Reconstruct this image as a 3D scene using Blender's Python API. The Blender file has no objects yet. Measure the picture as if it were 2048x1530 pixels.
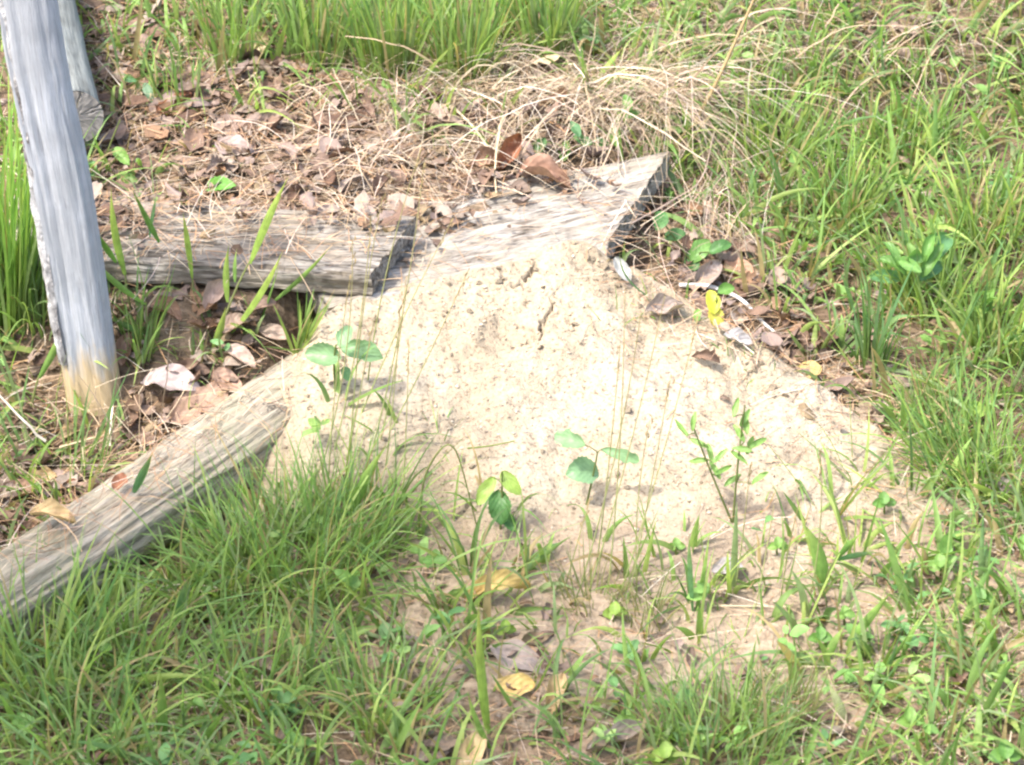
import bpy, math
import numpy as np
from mathutils import Vector, Matrix
rng = np.random.default_rng(7)
PI = math.pi
SC = bpy.context.scene
COL = SC.collection

# ------------------------------------------------------------------ camera
PITCH = math.radians(32.0); DIST = 5.0; LENS = 109.8; SENS = 36.0
CAM = np.array([0.0, -DIST * math.cos(PITCH), DIST * math.sin(PITCH)])
cd = bpy.data.cameras.new('camera'); cd.lens = LENS; cd.sensor_width = SENS
cd.clip_start = 0.05; cd.clip_end = 500.0
cd.dof.use_dof = True; cd.dof.focus_distance = 4.9; cd.dof.aperture_fstop = 9.0
cam = bpy.data.objects.new('camera', cd); COL.objects.link(cam)
cam.location = CAM.tolist(); cam.rotation_euler = (PI / 2 - PITCH, 0, 0)
SC.camera = cam
FWD = np.array([0, math.cos(PITCH), -math.sin(PITCH)])
UPV = np.array([0, math.sin(PITCH), math.cos(PITCH)])
FPX = 2048 * LENS / SENS

# ------------------------------------------------------------------ sky, sun, exposure
SUN_DIR = Vector((-0.46, -0.24, 0.86)).normalized()          # towards the sun
SUN_EL = math.asin(SUN_DIR.z); SUN_ROT = math.atan2(SUN_DIR.x, SUN_DIR.y)
W = bpy.data.worlds.new('World'); SC.world = W; W.use_nodes = True
nt = W.node_tree; bg = nt.nodes['Background']
sky = nt.nodes.new('ShaderNodeTexSky'); sky.sky_type = 'NISHITA'; sky.sun_disc = False
sky.sun_elevation = SUN_EL; sky.sun_rotation = SUN_ROT
sky.dust_density = 4.0; sky.ozone_density = 0.6
nt.links.new(sky.outputs[0], bg.inputs[0]); bg.inputs[1].default_value = 0.15
sl = bpy.data.lights.new('sun', 'SUN'); sl.energy = 2.0; sl.angle = math.radians(2.5); sl.color = (1.0, 0.96, 0.90)
so = bpy.data.objects.new('sun', sl); COL.objects.link(so); so.location = (-4, -2, 8)
so.rotation_euler = SUN_DIR.to_track_quat('Z', 'Y').to_euler()
SC.view_settings.view_transform = 'Standard'; SC.view_settings.look = 'None'
SC.view_settings.gamma = 1.0; SC.view_settings.use_curve_mapping = False
SC.view_settings.exposure = 1.82
SC.cycles.filter_width = 2.3
SC.cycles.max_bounces = 6; SC.cycles.transparent_max_bounces = 4

# ------------------------------------------------------------------ numpy helpers
_perm = np.random.default_rng(3).permutation(512); _perm = np.concatenate([_perm, _perm, _perm])
_val = np.random.default_rng(5).random(512) * 2 - 1
def vnoise(x, y):
    x = np.asarray(x, float); y = np.asarray(y, float)
    xi = np.floor(x).astype(int); yi = np.floor(y).astype(int)
    fx = x - xi; fy = y - yi
    fx = fx * fx * fx * (fx * (fx * 6 - 15) + 10); fy = fy * fy * fy * (fy * (fy * 6 - 15) + 10)
    xi &= 511; yi &= 511; x1 = (xi + 1) & 511; y1 = (yi + 1) & 511
    h = lambda a, b: _val[_perm[_perm[a] + b]]
    return (h(xi, yi) * (1 - fx) + h(x1, yi) * fx) * (1 - fy) + (h(xi, y1) * (1 - fx) + h(x1, y1) * fx) * fy
def fbm(x, y, o=4, g=0.5):
    s = 0; a = 1.0
    for i in range(o):
        s = s + a * vnoise(np.asarray(x) * 2 ** i + 17.3 * i, np.asarray(y) * 2 ** i + 5.1 * i); a *= g
    return s
def sstep(a, b, x):
    t = np.clip((np.asarray(x, float) - a) / (b - a), 0, 1); return t * t * (3 - 2 * t)
def proj(P):
    d = np.asarray(P, float) - CAM
    dep = d @ FWD
    return np.stack([1024 + FPX * d[..., 0] / dep, 765 - FPX * (d @ UPV) / dep], -1)
def ray(px, py):
    d = FWD + np.array([(px - 1024) / FPX, 0, 0]) + UPV * ((765 - py) / FPX)
    return d / np.linalg.norm(d)
def U(px, py, z):                                    # photo pixel -> point of the level plane z
    d = ray(px, py); t = (z - CAM[2]) / d[2]; return CAM + d * t
def UY(px, py, y):                                   # photo pixel -> point of the upright plane y
    d = ray(px, py); t = (y - CAM[1]) / d[1]; return CAM + d * t

def mesh_np(name, V, quads=None, tris=None, tint=None, uv=None, smooth=True):
    V = np.asarray(V, np.float32).reshape(-1, 3)
    me = bpy.data.meshes.new(name)
    idx = []; tot = []
    if quads is not None and len(quads): q = np.asarray(quads, np.int32).reshape(-1, 4); idx.append(q.ravel()); tot.append(np.full(len(q), 4, np.int32))
    if tris is not None and len(tris): t = np.asarray(tris, np.int32).reshape(-1, 3); idx.append(t.ravel()); tot.append(np.full(len(t), 3, np.int32))
    idx = np.concatenate(idx); tot = np.concatenate(tot)
    st = np.concatenate([[0], np.cumsum(tot)[:-1]]).astype(np.int32)
    me.vertices.add(len(V)); me.vertices.foreach_set('co', V.ravel())
    me.loops.add(len(idx)); me.loops.foreach_set('vertex_index', idx)
    me.polygons.add(len(tot)); me.polygons.foreach_set('loop_start', st); me.polygons.foreach_set('loop_total', tot)
    me.polygons.foreach_set('use_smooth', np.full(len(tot), smooth, bool))
    if tint is not None:
        a = me.color_attributes.new('tint', 'FLOAT_COLOR', 'POINT')
        c = np.ones((len(V), 4), np.float32); c[:, :3] = np.asarray(tint, np.float32).reshape(-1, 3)
        a.data.foreach_set('color', c.ravel())
    if uv is not None:
        l = me.uv_layers.new(name='UVMap'); l.data.foreach_set('uv', np.asarray(uv, np.float32).reshape(-1, 2)[idx].ravel())
    me.update(calc_edges=True); me.validate()
    return me
def link(name, me, mat=None, parent=None, label=None, cat=None, group=None, kind=None):
    if mat is not None and not me.materials: me.materials.append(mat)
    o = bpy.data.objects.new(name, me); COL.objects.link(o)
    if parent is not None: o.parent = parent
    return tag(o, label, cat, group, kind)
def tag(o, label=None, cat=None, group=None, kind=None):
    if label: o['label'] = label
    if cat: o['category'] = cat
    if group: o['group'] = group
    if kind: o['kind'] = kind
    return o
def empty(name, loc, label, cat, group=None):
    o = bpy.data.objects.new(name, None); COL.objects.link(o); o.location = [float(v) for v in loc]
    o.empty_display_size = 0.02
    return tag(o, label, cat, group)

# ------------------------------------------------------------------ materials
def newmat(name):
    m = bpy.data.materials.new(name); m.use_nodes = True
    t = m.node_tree; return m, t, t.nodes['Principled BSDF'], t.nodes['Material Output']
def N(t, k, **kw):
    n = t.nodes.new(k)
    for a, b in kw.items():
        if a.startswith('i_'): n.inputs[a[2:].replace('_', ' ')].default_value = b
        else: setattr(n, a, b)
    return n
def ramp(t, stops, interp='LINEAR'):
    r = t.nodes.new('ShaderNodeValToRGB'); r.color_ramp.interpolation = interp
    e = r.color_ramp.elements
    while len(e) > 1: e.remove(e[-1])
    for i, (p, c) in enumerate(stops):
        x = e[0] if i == 0 else e.new(p)
        x.position = p; x.color = (*c, 1) if len(c) == 3 else c
    return r
def mixc(t, fac, a, b, mode='MIX'):
    m = t.nodes.new('ShaderNodeMix'); m.data_type = 'RGBA'; m.blend_type = mode
    for s, v in ((m.inputs[0], fac), (m.inputs[6], a), (m.inputs[7], b)):
        if isinstance(v, bpy.types.NodeSocket): t.links.new(v, s)
        elif isinstance(v, (int, float)): s.default_value = v
        else: s.default_value = (*v, 1)
    return m.outputs[2]
def noise(t, vec, scale, detail=4, rough=0.55, mapscale=None):
    if mapscale:
        mp = N(t, 'ShaderNodeMapping'); mp.inputs['Scale'].default_value = mapscale
        t.links.new(vec, mp.inputs[0]); vec = mp.outputs[0]
    n = N(t, 'ShaderNodeTexNoise'); n.inputs['Scale'].default_value = scale; n.inputs['Detail'].default_value = detail
    n.inputs['Roughness'].default_value = rough; t.links.new(vec, n.inputs['Vector'])
    return n.outputs[0]
def bump(t, h, strength, dist, p):
    b = N(t, 'ShaderNodeBump'); b.inputs['Strength'].default_value = strength; b.inputs['Distance'].default_value = dist
    t.links.new(h, b.inputs['Height']); t.links.new(b.outputs[0], p.inputs['Normal'])
def leafmat(name, trans=0.35, rough=0.45, spec=0.35, vein=False, mottle=0.25):
    m, t, p, out = newmat(name)
    a = N(t, 'ShaderNodeAttribute', attribute_name='tint'); c = a.outputs['Color']
    tc = N(t, 'ShaderNodeTexCoord')
    n = noise(t, tc.outputs['Object'], 70, 3)
    r = ramp(t, [(0.3, (1 - mottle,) * 3), (0.7, (1 + mottle * .3,) * 3)]); t.links.new(n, r.inputs[0])
    c = mixc(t, 1.0, c, r.outputs[0], 'MULTIPLY')
    if name == 'broad_blade':
        uvn = N(t, 'ShaderNodeUVMap'); nv = noise(t, uvn.outputs[0], 1.0, 3, .6, (3, 26, 1))
        rv = ramp(t, [(.3, (.72, .74, .7)), (.5, (1, 1, 1)), (.7, (1.14, 1.12, 1.0))]); t.links.new(nv, rv.inputs[0])
        c = mixc(t, 1.0, c, rv.outputs[0], 'MULTIPLY'); bump(t, nv, .3, .002, p)
    if vein:
        uvn = N(t, 'ShaderNodeUVMap'); w = N(t, 'ShaderNodeTexWave', bands_direction='DIAGONAL'); w.inputs['Scale'].default_value = 3.2
        ax = N(t, 'ShaderNodeSeparateXYZ'); t.links.new(uvn.outputs[0], ax.inputs[0])
        s1 = N(t, 'ShaderNodeMath', operation='SUBTRACT'); s1.inputs[1].default_value = .5; t.links.new(ax.outputs[1], s1.inputs[0])
        s2 = N(t, 'ShaderNodeMath', operation='ABSOLUTE'); t.links.new(s1.outputs[0], s2.inputs[0])
        cx = N(t, 'ShaderNodeCombineXYZ'); t.links.new(ax.outputs[0], cx.inputs[0]); 
        s3 = N(t, 'ShaderNodeMath', operation='MULTIPLY'); s3.inputs[1].default_value = -1; t.links.new(s2.outputs[0], s3.inputs[0]); t.links.new(s3.outputs[0], cx.inputs[1])
        t.links.new(cx.outputs[0], w.inputs['Vector'])
        wr = ramp(t, [(0.0, (1.08,) * 3), (0.14, (1.0,) * 3), (1, (.96,) * 3)]); t.links.new(w.outputs[1], wr.inputs[0])
        mr = ramp(t, [(0.0, (1.22, 1.22, 1.15)), (0.03, (1, 1, 1))]); t.links.new(s2.outputs[0], mr.inputs[0])
        c = mixc(t, 1.0, mixc(t, 1.0, c, wr.outputs[0], 'MULTIPLY'), mr.outputs[0], 'MULTIPLY')
        bump(t, w.outputs[1], 0.25, 0.002, p)
    t.links.new(c, p.inputs['Base Color']); p.inputs['Roughness'].default_value = rough; p.inputs['Specular IOR Level'].default_value = spec
    if trans > 0:
        tr = N(t, 'ShaderNodeBsdfTranslucent'); tcx = mixc(t, 1.0, c, (1.15, 1.2, .6), 'MULTIPLY'); t.links.new(tcx, tr.inputs[0])
        mx = N(t, 'ShaderNodeMixShader'); mx.inputs[0].default_value = trans
        t.links.new(p.outputs[0], mx.inputs[1]); t.links.new(tr.outputs[0], mx.inputs[2]); t.links.new(mx.outputs[0], out.inputs[0])
    return m
M_grass = leafmat('grass_blade', 0.46, 0.5, 0.3, mottle=.2)
M_straw = leafmat('dry_straw', 0.12, 0.6, 0.3, mottle=.25)
M_green = leafmat('green_leaf', 0.33, 0.4, 0.4, vein=True)
M_blade = leafmat('broad_blade', 0.36, 0.45, 0.35, mottle=.3)
M_dead = leafmat('dead_leaf', 0.12, 0.6, 0.3, vein=True, mottle=.35)

def deadobj_mat():
    m, t, p, out = newmat('dead_leaf_varied')
    oi = N(t, 'ShaderNodeObjectInfo')
    r = ramp(t, [(0, (.18, .105, .07)), (.1, (.36, .25, .19)), (.2, (.28, .18, .125)), (.32, (.40, .295, .225)), (.42, (.24, .15, .105)), (.52, (.34, .25, .205)), (.62, (.34, .205, .12)), (.72, (.44, .35, .28)), (.82, (.25, .165, .12)), (.9, (.38, .285, .24)), (1, (.46, .34, .17))], 'CONSTANT')
    t.links.new(oi.outputs['Random'], r.inputs[0])
    tc = N(t, 'ShaderNodeTexCoord'); n = noise(t, tc.outputs['Object'], 60, 4)
    r2 = ramp(t, [(.3, (.5,) * 3), (.7, (.9,) * 3)]); t.links.new(n, r2.inputs[0])
    c = mixc(t, 1, r.outputs[0], r2.outputs[0], 'MULTIPLY')
    uvn = N(t, 'ShaderNodeUVMap'); ax = N(t, 'ShaderNodeSeparateXYZ'); t.links.new(uvn.outputs[0], ax.inputs[0])
    s1 = N(t, 'ShaderNodeMath', operation='SUBTRACT'); s1.inputs[1].default_value = .5; t.links.new(ax.outputs[1], s1.inputs[0])
    s2 = N(t, 'ShaderNodeMath', operation='ABSOLUTE'); t.links.new(s1.outputs[0], s2.inputs[0])
    mr = ramp(t, [(0.0, (1.35, 1.3, 1.2)), (0.04, (1, 1, 1))]); t.links.new(s2.outputs[0], mr.inputs[0])
    c = mixc(t, 1, c, mr.outputs[0], 'MULTIPLY')
    t.links.new(c, p.inputs['Base Color']); p.inputs['Roughness'].default_value = .6; p.inputs['Specular IOR Level'].default_value = .3
    bump(t, n, .5, .004, p)
    return m
M_deadobj = deadobj_mat()

def woodmat(name, dark, mid, light, stretch=(5, 70, 70), crack=.32, blotch=(1, 1, 1), bl_amt=.3, soft=1.0, bs=.8, foot=None):
    m, t, p, out = newmat(name)
    tc = N(t, 'ShaderNodeTexCoord'); v = tc.outputs['Object']
    n1 = noise(t, v, 1.0, 8, .62, stretch)
    n2 = noise(t, v, 1.0, 5, .6, tuple(s * 3.2 for s in stretch))
    n3 = noise(t, v, 14, 4, .6)
    r = ramp(t, [(crack, dark), (crack + .09, mid), (.6, light), (.8, tuple(min(1, x * 1.12) for x in light))]); t.links.new(n1, r.inputs[0])
    r2 = ramp(t, [(.36, (1 - .5 * soft,) * 3), (.45, (1 - .1 * soft,) * 3), (.6, (1 + .12 * soft,) * 3)]); t.links.new(n2, r2.inputs[0])
    c = mixc(t, 1, r.outputs[0], r2.outputs[0], 'MULTIPLY')
    n4 = noise(t, v, 1.0, 3, .6, (stretch[0] * .7, stretch[1] * 1.6, stretch[2] * 1.6))
    r4 = ramp(t, [(.355, (1 - .66 * soft, 1 - .69 * soft, 1 - .72 * soft)), (.415, (1, 1, 1))]); t.links.new(n4, r4.inputs[0])
    c = mixc(t, 1, c, r4.outputs[0], 'MULTIPLY')
    r3 = ramp(t, [(.42, (0, 0, 0)), (.62, (bl_amt,) * 3)]); t.links.new(n3, r3.inputs[0])
    c = mixc(t, r3.outputs[0], c, blotch)
    if foot:                                             # worn bare wood near the start of the beam
        sx_ = N(t, 'ShaderNodeSeparateXYZ'); t.links.new(v, sx_.inputs[0])
        nf = noise(t, v, 1.0, 5, .6, (12, 60, 60)); ml = N(t, 'ShaderNodeMath', operation='MULTIPLY_ADD'); ml.inputs[1].default_value = .16; t.links.new(nf, ml.inputs[0]); t.links.new(sx_.outputs[0], ml.inputs[2])
        rf = ramp(t, [(.255, (1, 1, 1)), (.31, (0, 0, 0))]); t.links.new(ml.outputs[0], rf.inputs[0])
        c = mixc(t, rf.outputs[0], c, mixc(t, n2, tuple(x * .5 for x in foot), foot))
    t.links.new(c, p.inputs['Base Color']); p.inputs['Roughness'].default_value = .85; p.inputs['Specular IOR Level'].default_value = .2
    ad = N(t, 'ShaderNodeMath', operation='ADD'); t.links.new(n1, ad.inputs[0]); t.links.new(n2, ad.inputs[1])
    bump(t, ad.outputs[0], bs, .006, p)
    return m
M_plank = woodmat('weathered_plank_wood', (.15, .125, .10), (.31, .28, .24), (.41, .38, .34), (14, 100, 100), .39, (.40, .35, .275), .6, .85)
M_plank2 = woodmat('grey_plank_wood', (.10, .085, .07), (.25, .225, .19), (.36, .33, .29), (14, 100, 100), .40, (.27, .225, .17), .6, .9)
M_timber = woodmat('weathered_timber_wood', (.15, .12, .085), (.32, .275, .21), (.41, .36, .285), (11, 95, 95), .37, (.31, .29, .20), .55, .6)
M_post = woodmat('silvered_post_wood', (.29, .30, .32), (.385, .40, .43), (.43, .447, .475), (9, 200, 200), .33, (.30, .31, .325), .65, .4, .4, (.66, .50, .30))
M_bark = woodmat('flaking_edge_wood', (.10, .09, .09), (.30, .28, .27), (.52, .51, .50), (40, 60, 60), .42, (.6, .6, .6), .5)
M_log = woodmat('round_rail_wood', (.08, .085, .08), (.15, .157, .145), (.20, .207, .19), (3, 40, 40), .34, (.26, .275, .255), .5, .8)
M_twig = woodmat('twig_bark', (.2, .14, .1), (.36, .28, .2), (.5, .42, .34), (10, 60, 60), .3, (.5, .45, .4), .3)
M_twigw = woodmat('bleached_twig', (.4, .37, .33), (.6, .58, .55), (.74, .72, .69), (10, 60, 60), .25, (.6, .55, .5), .3)

def sandmat():
    m, t, p, out = newmat('pale_sand')
    tc = N(t, 'ShaderNodeTexCoord'); v = tc.outputs['Object']
    n1 = noise(t, v, 5.5, 7, .68); n2 = noise(t, v, 160, 3, .6); n3 = noise(t, v, 420, 2, .5)
    r1 = ramp(t, [(.3, (.255, .20, .135)), (.40, (.33, .268, .188)), (.54, (.385, .32, .23)), (.68, (.42, .36, .28))]); t.links.new(n1, r1.inputs[0])
    r2 = ramp(t, [(.33, (.55, .50, .46)), (.43, (.92, .91, .9)), (.6, (1.06,) * 3)]); t.links.new(n2, r2.inputs[0])
    c = mixc(t, 1, r1.outputs[0], r2.outputs[0], 'MULTIPLY')
    vo = N(t, 'ShaderNodeTexVoronoi'); vo.inputs['Scale'].default_value = 85; t.links.new(v, vo.inputs['Vector'])
    rv = ramp(t, [(.0, (1, 1, 1)), (.13, (1, 1, 1)), (.18, (0, 0, 0))]); t.links.new(vo.outputs['Distance'], rv.inputs[0])
    sx = N(t, 'ShaderNodeSeparateColor'); t.links.new(vo.outputs['Color'], sx.inputs[0])
    gt = N(t, 'ShaderNodeMath', operation='GREATER_THAN'); gt.inputs[1].default_value = .55; t.links.new(sx.outputs[0], gt.inputs[0])
    mu = N(t, 'ShaderNodeMath', operation='MULTIPLY'); t.links.new(rv.outputs[0], mu.inputs[0]); t.links.new(gt.outputs[0], mu.inputs[1])
    mu2 = N(t, 'ShaderNodeMath', operation='MULTIPLY'); mu2.inputs[1].default_value = .35; t.links.new(mu.outputs[0], mu2.inputs[0])
    c = mixc(t, mu2.outputs[0], c, (.22, .17, .13))
    a = N(t, 'ShaderNodeAttribute', attribute_name='tint'); sp = N(t, 'ShaderNodeSeparateColor'); t.links.new(a.outputs['Color'], sp.inputs[0])
    n6 = noise(t, v, 24, 6, .7); sb = N(t, 'ShaderNodeMath', operation='SUBTRACT'); t.links.new(n6, sb.inputs[0])
    m5 = N(t, 'ShaderNodeMath', operation='MULTIPLY'); m5.inputs[1].default_value = .45; t.links.new(sp.outputs[0], m5.inputs[0]); t.links.new(m5.outputs[0], sb.inputs[1])
    r6 = ramp(t, [(.22, (0, 0, 0)), (.48, (.85, .85, .85))]); t.links.new(sb.outputs[0], r6.inputs[0])
    c = mixc(t, r6.outputs[0], c, mixc(t, n2, (.20, .145, .10), (.36, .28, .205)))
    t.links.new(c, p.inputs['Base Color']); p.inputs['Roughness'].default_value = .95; p.inputs['Specular IOR Level'].default_value = .1
    ad = N(t, 'ShaderNodeMath', operation='ADD'); t.links.new(n2, ad.inputs[0]); t.links.new(n3, ad.inputs[1])
    bump(t, ad.outputs[0], .7, .004, p)
    return m
M_sand = sandmat()
def soilmat():
    m, t, p, out = newmat('soil_and_thatch')
    tc = N(t, 'ShaderNodeTexCoord'); v = tc.outputs['Object']
    n1 = noise(t, v, 5, 6, .65); n2 = noise(t, v, 60, 5, .65); n4 = noise(t, v, 1.0, 4, .6, (30, 130, 30))
    r1 = ramp(t, [(.3, (.10, .068, .043)), (.5, (.19, .135, .09)), (.68, (.30, .225, .15))]); t.links.new(n1, r1.inputs[0])
    r2 = ramp(t, [(.3, (.45,) * 3), (.5, (.95,) * 3), (.7, (1.3,) * 3)]); t.links.new(n2, r2.inputs[0])
    r4 = ramp(t, [(.35, (.7,) * 3), (.65, (1.2,) * 3)]); t.links.new(n4, r4.inputs[0])
    c = mixc(t, 1, mixc(t, 1, r1.outputs[0], r2.outputs[0], 'MULTIPLY'), r4.outputs[0], 'MULTIPLY')
    a = N(t, 'ShaderNodeAttribute', attribute_name='tint'); sp = N(t, 'ShaderNodeSeparateColor'); t.links.new(a.outputs['Color'], sp.inputs[0])
    n5 = noise(t, v, 26, 5, .7)
    ad = N(t, 'ShaderNodeMath', operation='ADD'); t.links.new(sp.outputs[0], ad.inputs[0]); t.links.new(n5, ad.inputs[1])
    rs = ramp(t, [(.78, (0, 0, 0)), (1.0, (1, 1, 1))]); t.links.new(ad.outputs[0], rs.inputs[0])
    rsand = ramp(t, [(.3, (.25, .185, .125)), (.6, (.41, .325, .235))]); t.links.new(n2, rsand.inputs[0])
    c = mixc(t, rs.outputs[0], c, rsand.outputs[0])
    t.links.new(c, p.inputs['Base Color']); p.inputs['Roughness'].default_value = .95; p.inputs['Specular IOR Level'].default_value = .1
    bump(t, n2, .9, .015, p)
    return m
M_soil = soilmat()

# ------------------------------------------------------------------ heights
def bedmask(x, y):
    yl = np.interp(x, [-2.5, -.75, -.55, -.42, -.2, .137, .6], [-.02, -.03, -.045, -.05, -.0, .113, .3])
    xr = .137 + (y - .113) * .357 - .10 + np.clip(y - .45, 0, 9) * 1.6
    k_ = sstep(-.28, -.42, x); lo = .02 - .20 * k_; hi = .14 - .10 * k_
    return np.clip((y - yl - lo) / (hi - lo), 0, 1) ** 1.2 * np.clip((xr - x + .02) / (.16 + 1.1 * np.clip(y - .40, 0, 3)), 0, 1)
def G(x, y):
    x = np.asarray(x, float); y = np.asarray(y, float)
    b = .085 * sstep(-.35, .45, y) + .10 * sstep(.4, 1.8, y) + .02 * np.clip(y - 1.5, 0, 40) ** .8
    bed = .172 + .05 * sstep(.2, 1.2, y) + .03 * sstep(.6, 2, y)
    m = bedmask(x, y)
    near = np.exp(-(x ** 2 + y ** 2) / 40.0)
    return b * (1 - m) + np.maximum(bed, b) * m + .016 * fbm(x * 3.1, y * 3.1, 4) * (.3 + .7 * near) + .5 * (1 - near) * fbm(x * .12, y * .12, 2)
RX = [-.70, -.45, -.37, -.30, -.12, .00, .09, .15, .22, .36, .50, .62, .75]
RY = [-.20, -.13, -.10, -.075, .015, .06, .10, .085, .03, -.05, -.15, -.25, -.36]
RZ = [-.08, -.03, .085, .170, .192, .198, .207, .195, .162, .108, .058, .015, -.03]
TX = [-.7, -.5, -.3, -.1, .1, .3, .5, .65, .8]
TY = [-.30, -.35, -.41, -.46, -.50, -.52, -.51, -.48, -.45]
CRACKS = []
def mound(x, y, fine=True):
    x = np.asarray(x, float); y = np.asarray(y, float)
    xw = x + .02 * fbm(x * 9 + 3, y * 9, 2); yw = y + .016 * fbm(x * 9, y * 9 + 7, 2)
    yr = np.interp(xw, RX, RY); zr = np.interp(xw, RX, RZ); yt = np.interp(xw, TX, TY)
    t = (yr - yw) / (yr - yt)
    f = np.where(t < 1, np.clip(1 - t, 0, 1) ** 1.08, -(t - 1) * .8)
    tb = (yw - yr)
    back = 1 - tb / (.035 + .85 * np.clip(zr, 0, 1))
    h = np.where(t >= 0, zr * f + np.minimum(zr, 0) * t, np.where(zr > 0, zr * back - np.clip(tb, 0, 9) * .1, zr - tb * .3))
    h = np.maximum(h, -.06) + .018 * np.exp(-((x + .29) / .085) ** 2 - ((y + .24) / .10) ** 2)
    r = .010 * fbm(x * 11, y * 11, 4, .55)
    if fine:
        r = r + .0014 * fbm(x * 60, y * 60, 3)
        l = vnoise(x * 38 + 2, y * 38); r = r + .0012 * np.clip(np.abs(l) - .25, 0, 1)
        for seg, dep, wid in CRACKS:
            for (a, b) in zip(seg[:-1], seg[1:]):
                ab = b - a; q = np.clip(((x - a[0]) * ab[0] + (y - a[1]) * ab[1]) / (ab @ ab), 0, 1)
                wob = .006 * vnoise(x * 70, y * 70) + .003 * vnoise(x * 190, y * 190)
                d = np.hypot(x - a[0] - q * ab[0] + wob, y - a[1] - q * ab[1])
                r = r - dep * (.35 + .65 * np.clip(.5 + 1.2 * vnoise(x * 55 + 4, y * 55), 0, 1)) * np.exp(-(d / wid) ** 2)
    return h + r * sstep(-.02, .05, h)
def ground(x, y): return np.maximum(G(x, y), mound(x, y, False))

BEAMS = []          # (A, u, length, half width, top z) footprints
def surf(x, y):
    z = ground(x, y)
    for A, u, L, hw, tz in BEAMS:
        s = (x - A[0]) * u[0] + (y - A[1]) * u[1]; w = -(x - A[0]) * u[1] + (y - A[1]) * u[0]
        z = np.where((s > 0) & (s < L) & (np.abs(w) < hw), np.maximum(z, tz), z)
    return z
def hit(px, py, f=None):                          # first meeting of a sight line with the surface
    f = f or surf
    d = ray(px, py); t = np.linspace(3.5, 9, 2200); P = CAM + d[None] * t[:, None]
    k = np.argmax(P[:, 2] < f(P[:, 0], P[:, 1])); return P[k]

# ------------------------------------------------------------------ ground and mound
def axis(lo, hi, step, far):
    c = list(np.arange(lo, hi + 1e-6, step)); a = []; s = step; v = hi
    while v < far: s *= 1.35; v += s; a.append(v)
    b = []; s = step; v = lo
    while v > -far: s *= 1.35; v -= s; b.append(v)
    return np.array(b[::-1] + c + a)
gx = axis(-1.5, 1.5, .014, 150); gy = axis(-1.4, 2.0, .014, 150)
X, Y = np.meshgrid(gx, gy); Z = G(X, Y)
mz = mound(X, Y, False)
Z = np.where(mz > Z + .03, np.minimum(Z, mz - .03), Z)
Z = Z + .006 * fbm(X * 22, Y * 22, 3) * np.exp(-(X ** 2 + Y ** 2) / 6)
def gridq(ny, nx):
    i = np.arange(ny * nx).reshape(ny, nx)
    return np.stack([i[:-1, :-1], i[:-1, 1:], i[1:, 1:], i[1:, :-1]], -1).reshape(-1, 4)
dm = np.sqrt(((X - .16) / .62) ** 2 + ((Y + .42) / .50) ** 2)
sandy = .62 * np.clip(1.55 - dm, 0, 1) + 0 * X
sandy *= (1 - bedmask(X, Y)) * sstep(.22, .0, Y)
me = mesh_np('ground', np.stack([X, Y, Z], -1), gridq(len(gy), len(gx)), tint=np.stack([sandy] * 3, -1))
link('ground', me, M_soil, label='brown soil and thatch under the grass and leaf litter', kind='structure')

def cpts(pts): return [hit(a, b, lambda x, y: mound(x, y, False))[:2] for a, b in pts]
CRACKS = [(cpts([(1000, 583), (1022, 572), (1042, 569), (1056, 553), (1062, 540), (1070, 524)]), .040, .0021),
          (cpts([(1036, 694), (1052, 686), (1075, 677), (1084, 660), (1092, 640), (1098, 625), (1104, 606)]), .038, .0021),
          (cpts([(872, 651), (912, 654)]), .03, .0030), (cpts([(700, 650), (752, 655)]), .034, .0036),
          (cpts([(862, 622), (890, 618)]), .010, .003), (cpts([(1100, 590), (1130, 605)]), .010, .003),
          (cpts([(1040, 569), (1062, 580), (1085, 578)]), .016, .0016), (cpts([(1092, 640), (1118, 628), (1140, 632)]), .015, .0016), (cpts([(1075, 677), (1060, 660), (1038, 655)]), .014, .0016),
          (cpts([(960, 590), (985, 600), (1005, 622)]), .014, .0017), (cpts([(1056, 553), (1090, 545), (1120, 552)]), .013, .0016), (cpts([(1104, 606), (1110, 585), (1128, 570)]), .014, .0017), (cpts([(1000, 545), (1010, 580)]), .008, .003), (cpts([(1145, 640), (1160, 660)]), .008, .003)]
hx = np.concatenate([np.arange(-.62, -.05, .003), np.arange(-.05, .12, .0015), np.arange(.12, .78, .003)]); hy = np.concatenate([np.arange(-.85, -.09, .0032), np.arange(-.09, .13, .0017), np.arange(.13, .33, .004)])
X, Y = np.meshgrid(hx, hy); Z = mound(X, Y)
keep = (Z > G(X, Y) - .035)
q = gridq(len(hy), len(hx)); q = q[keep.ravel()[q].any(1)]
used = np.unique(q); rm = np.full(X.size, -1); rm[used] = np.arange(len(used))
V = np.stack([X, Y, Z], -1).reshape(-1, 3)[used]
thick = np.clip((V[:, 2] - G(V[:, 0], V[:, 1])) / .06, 0, 1)
mound_o = link('sand_mound', mesh_np('sand_mound', V, rm[q], tint=np.stack([thick] * 3, -1)), M_sand, label='pale cracked sand mound heaped against the end of the grey plank', cat='mound')

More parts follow.
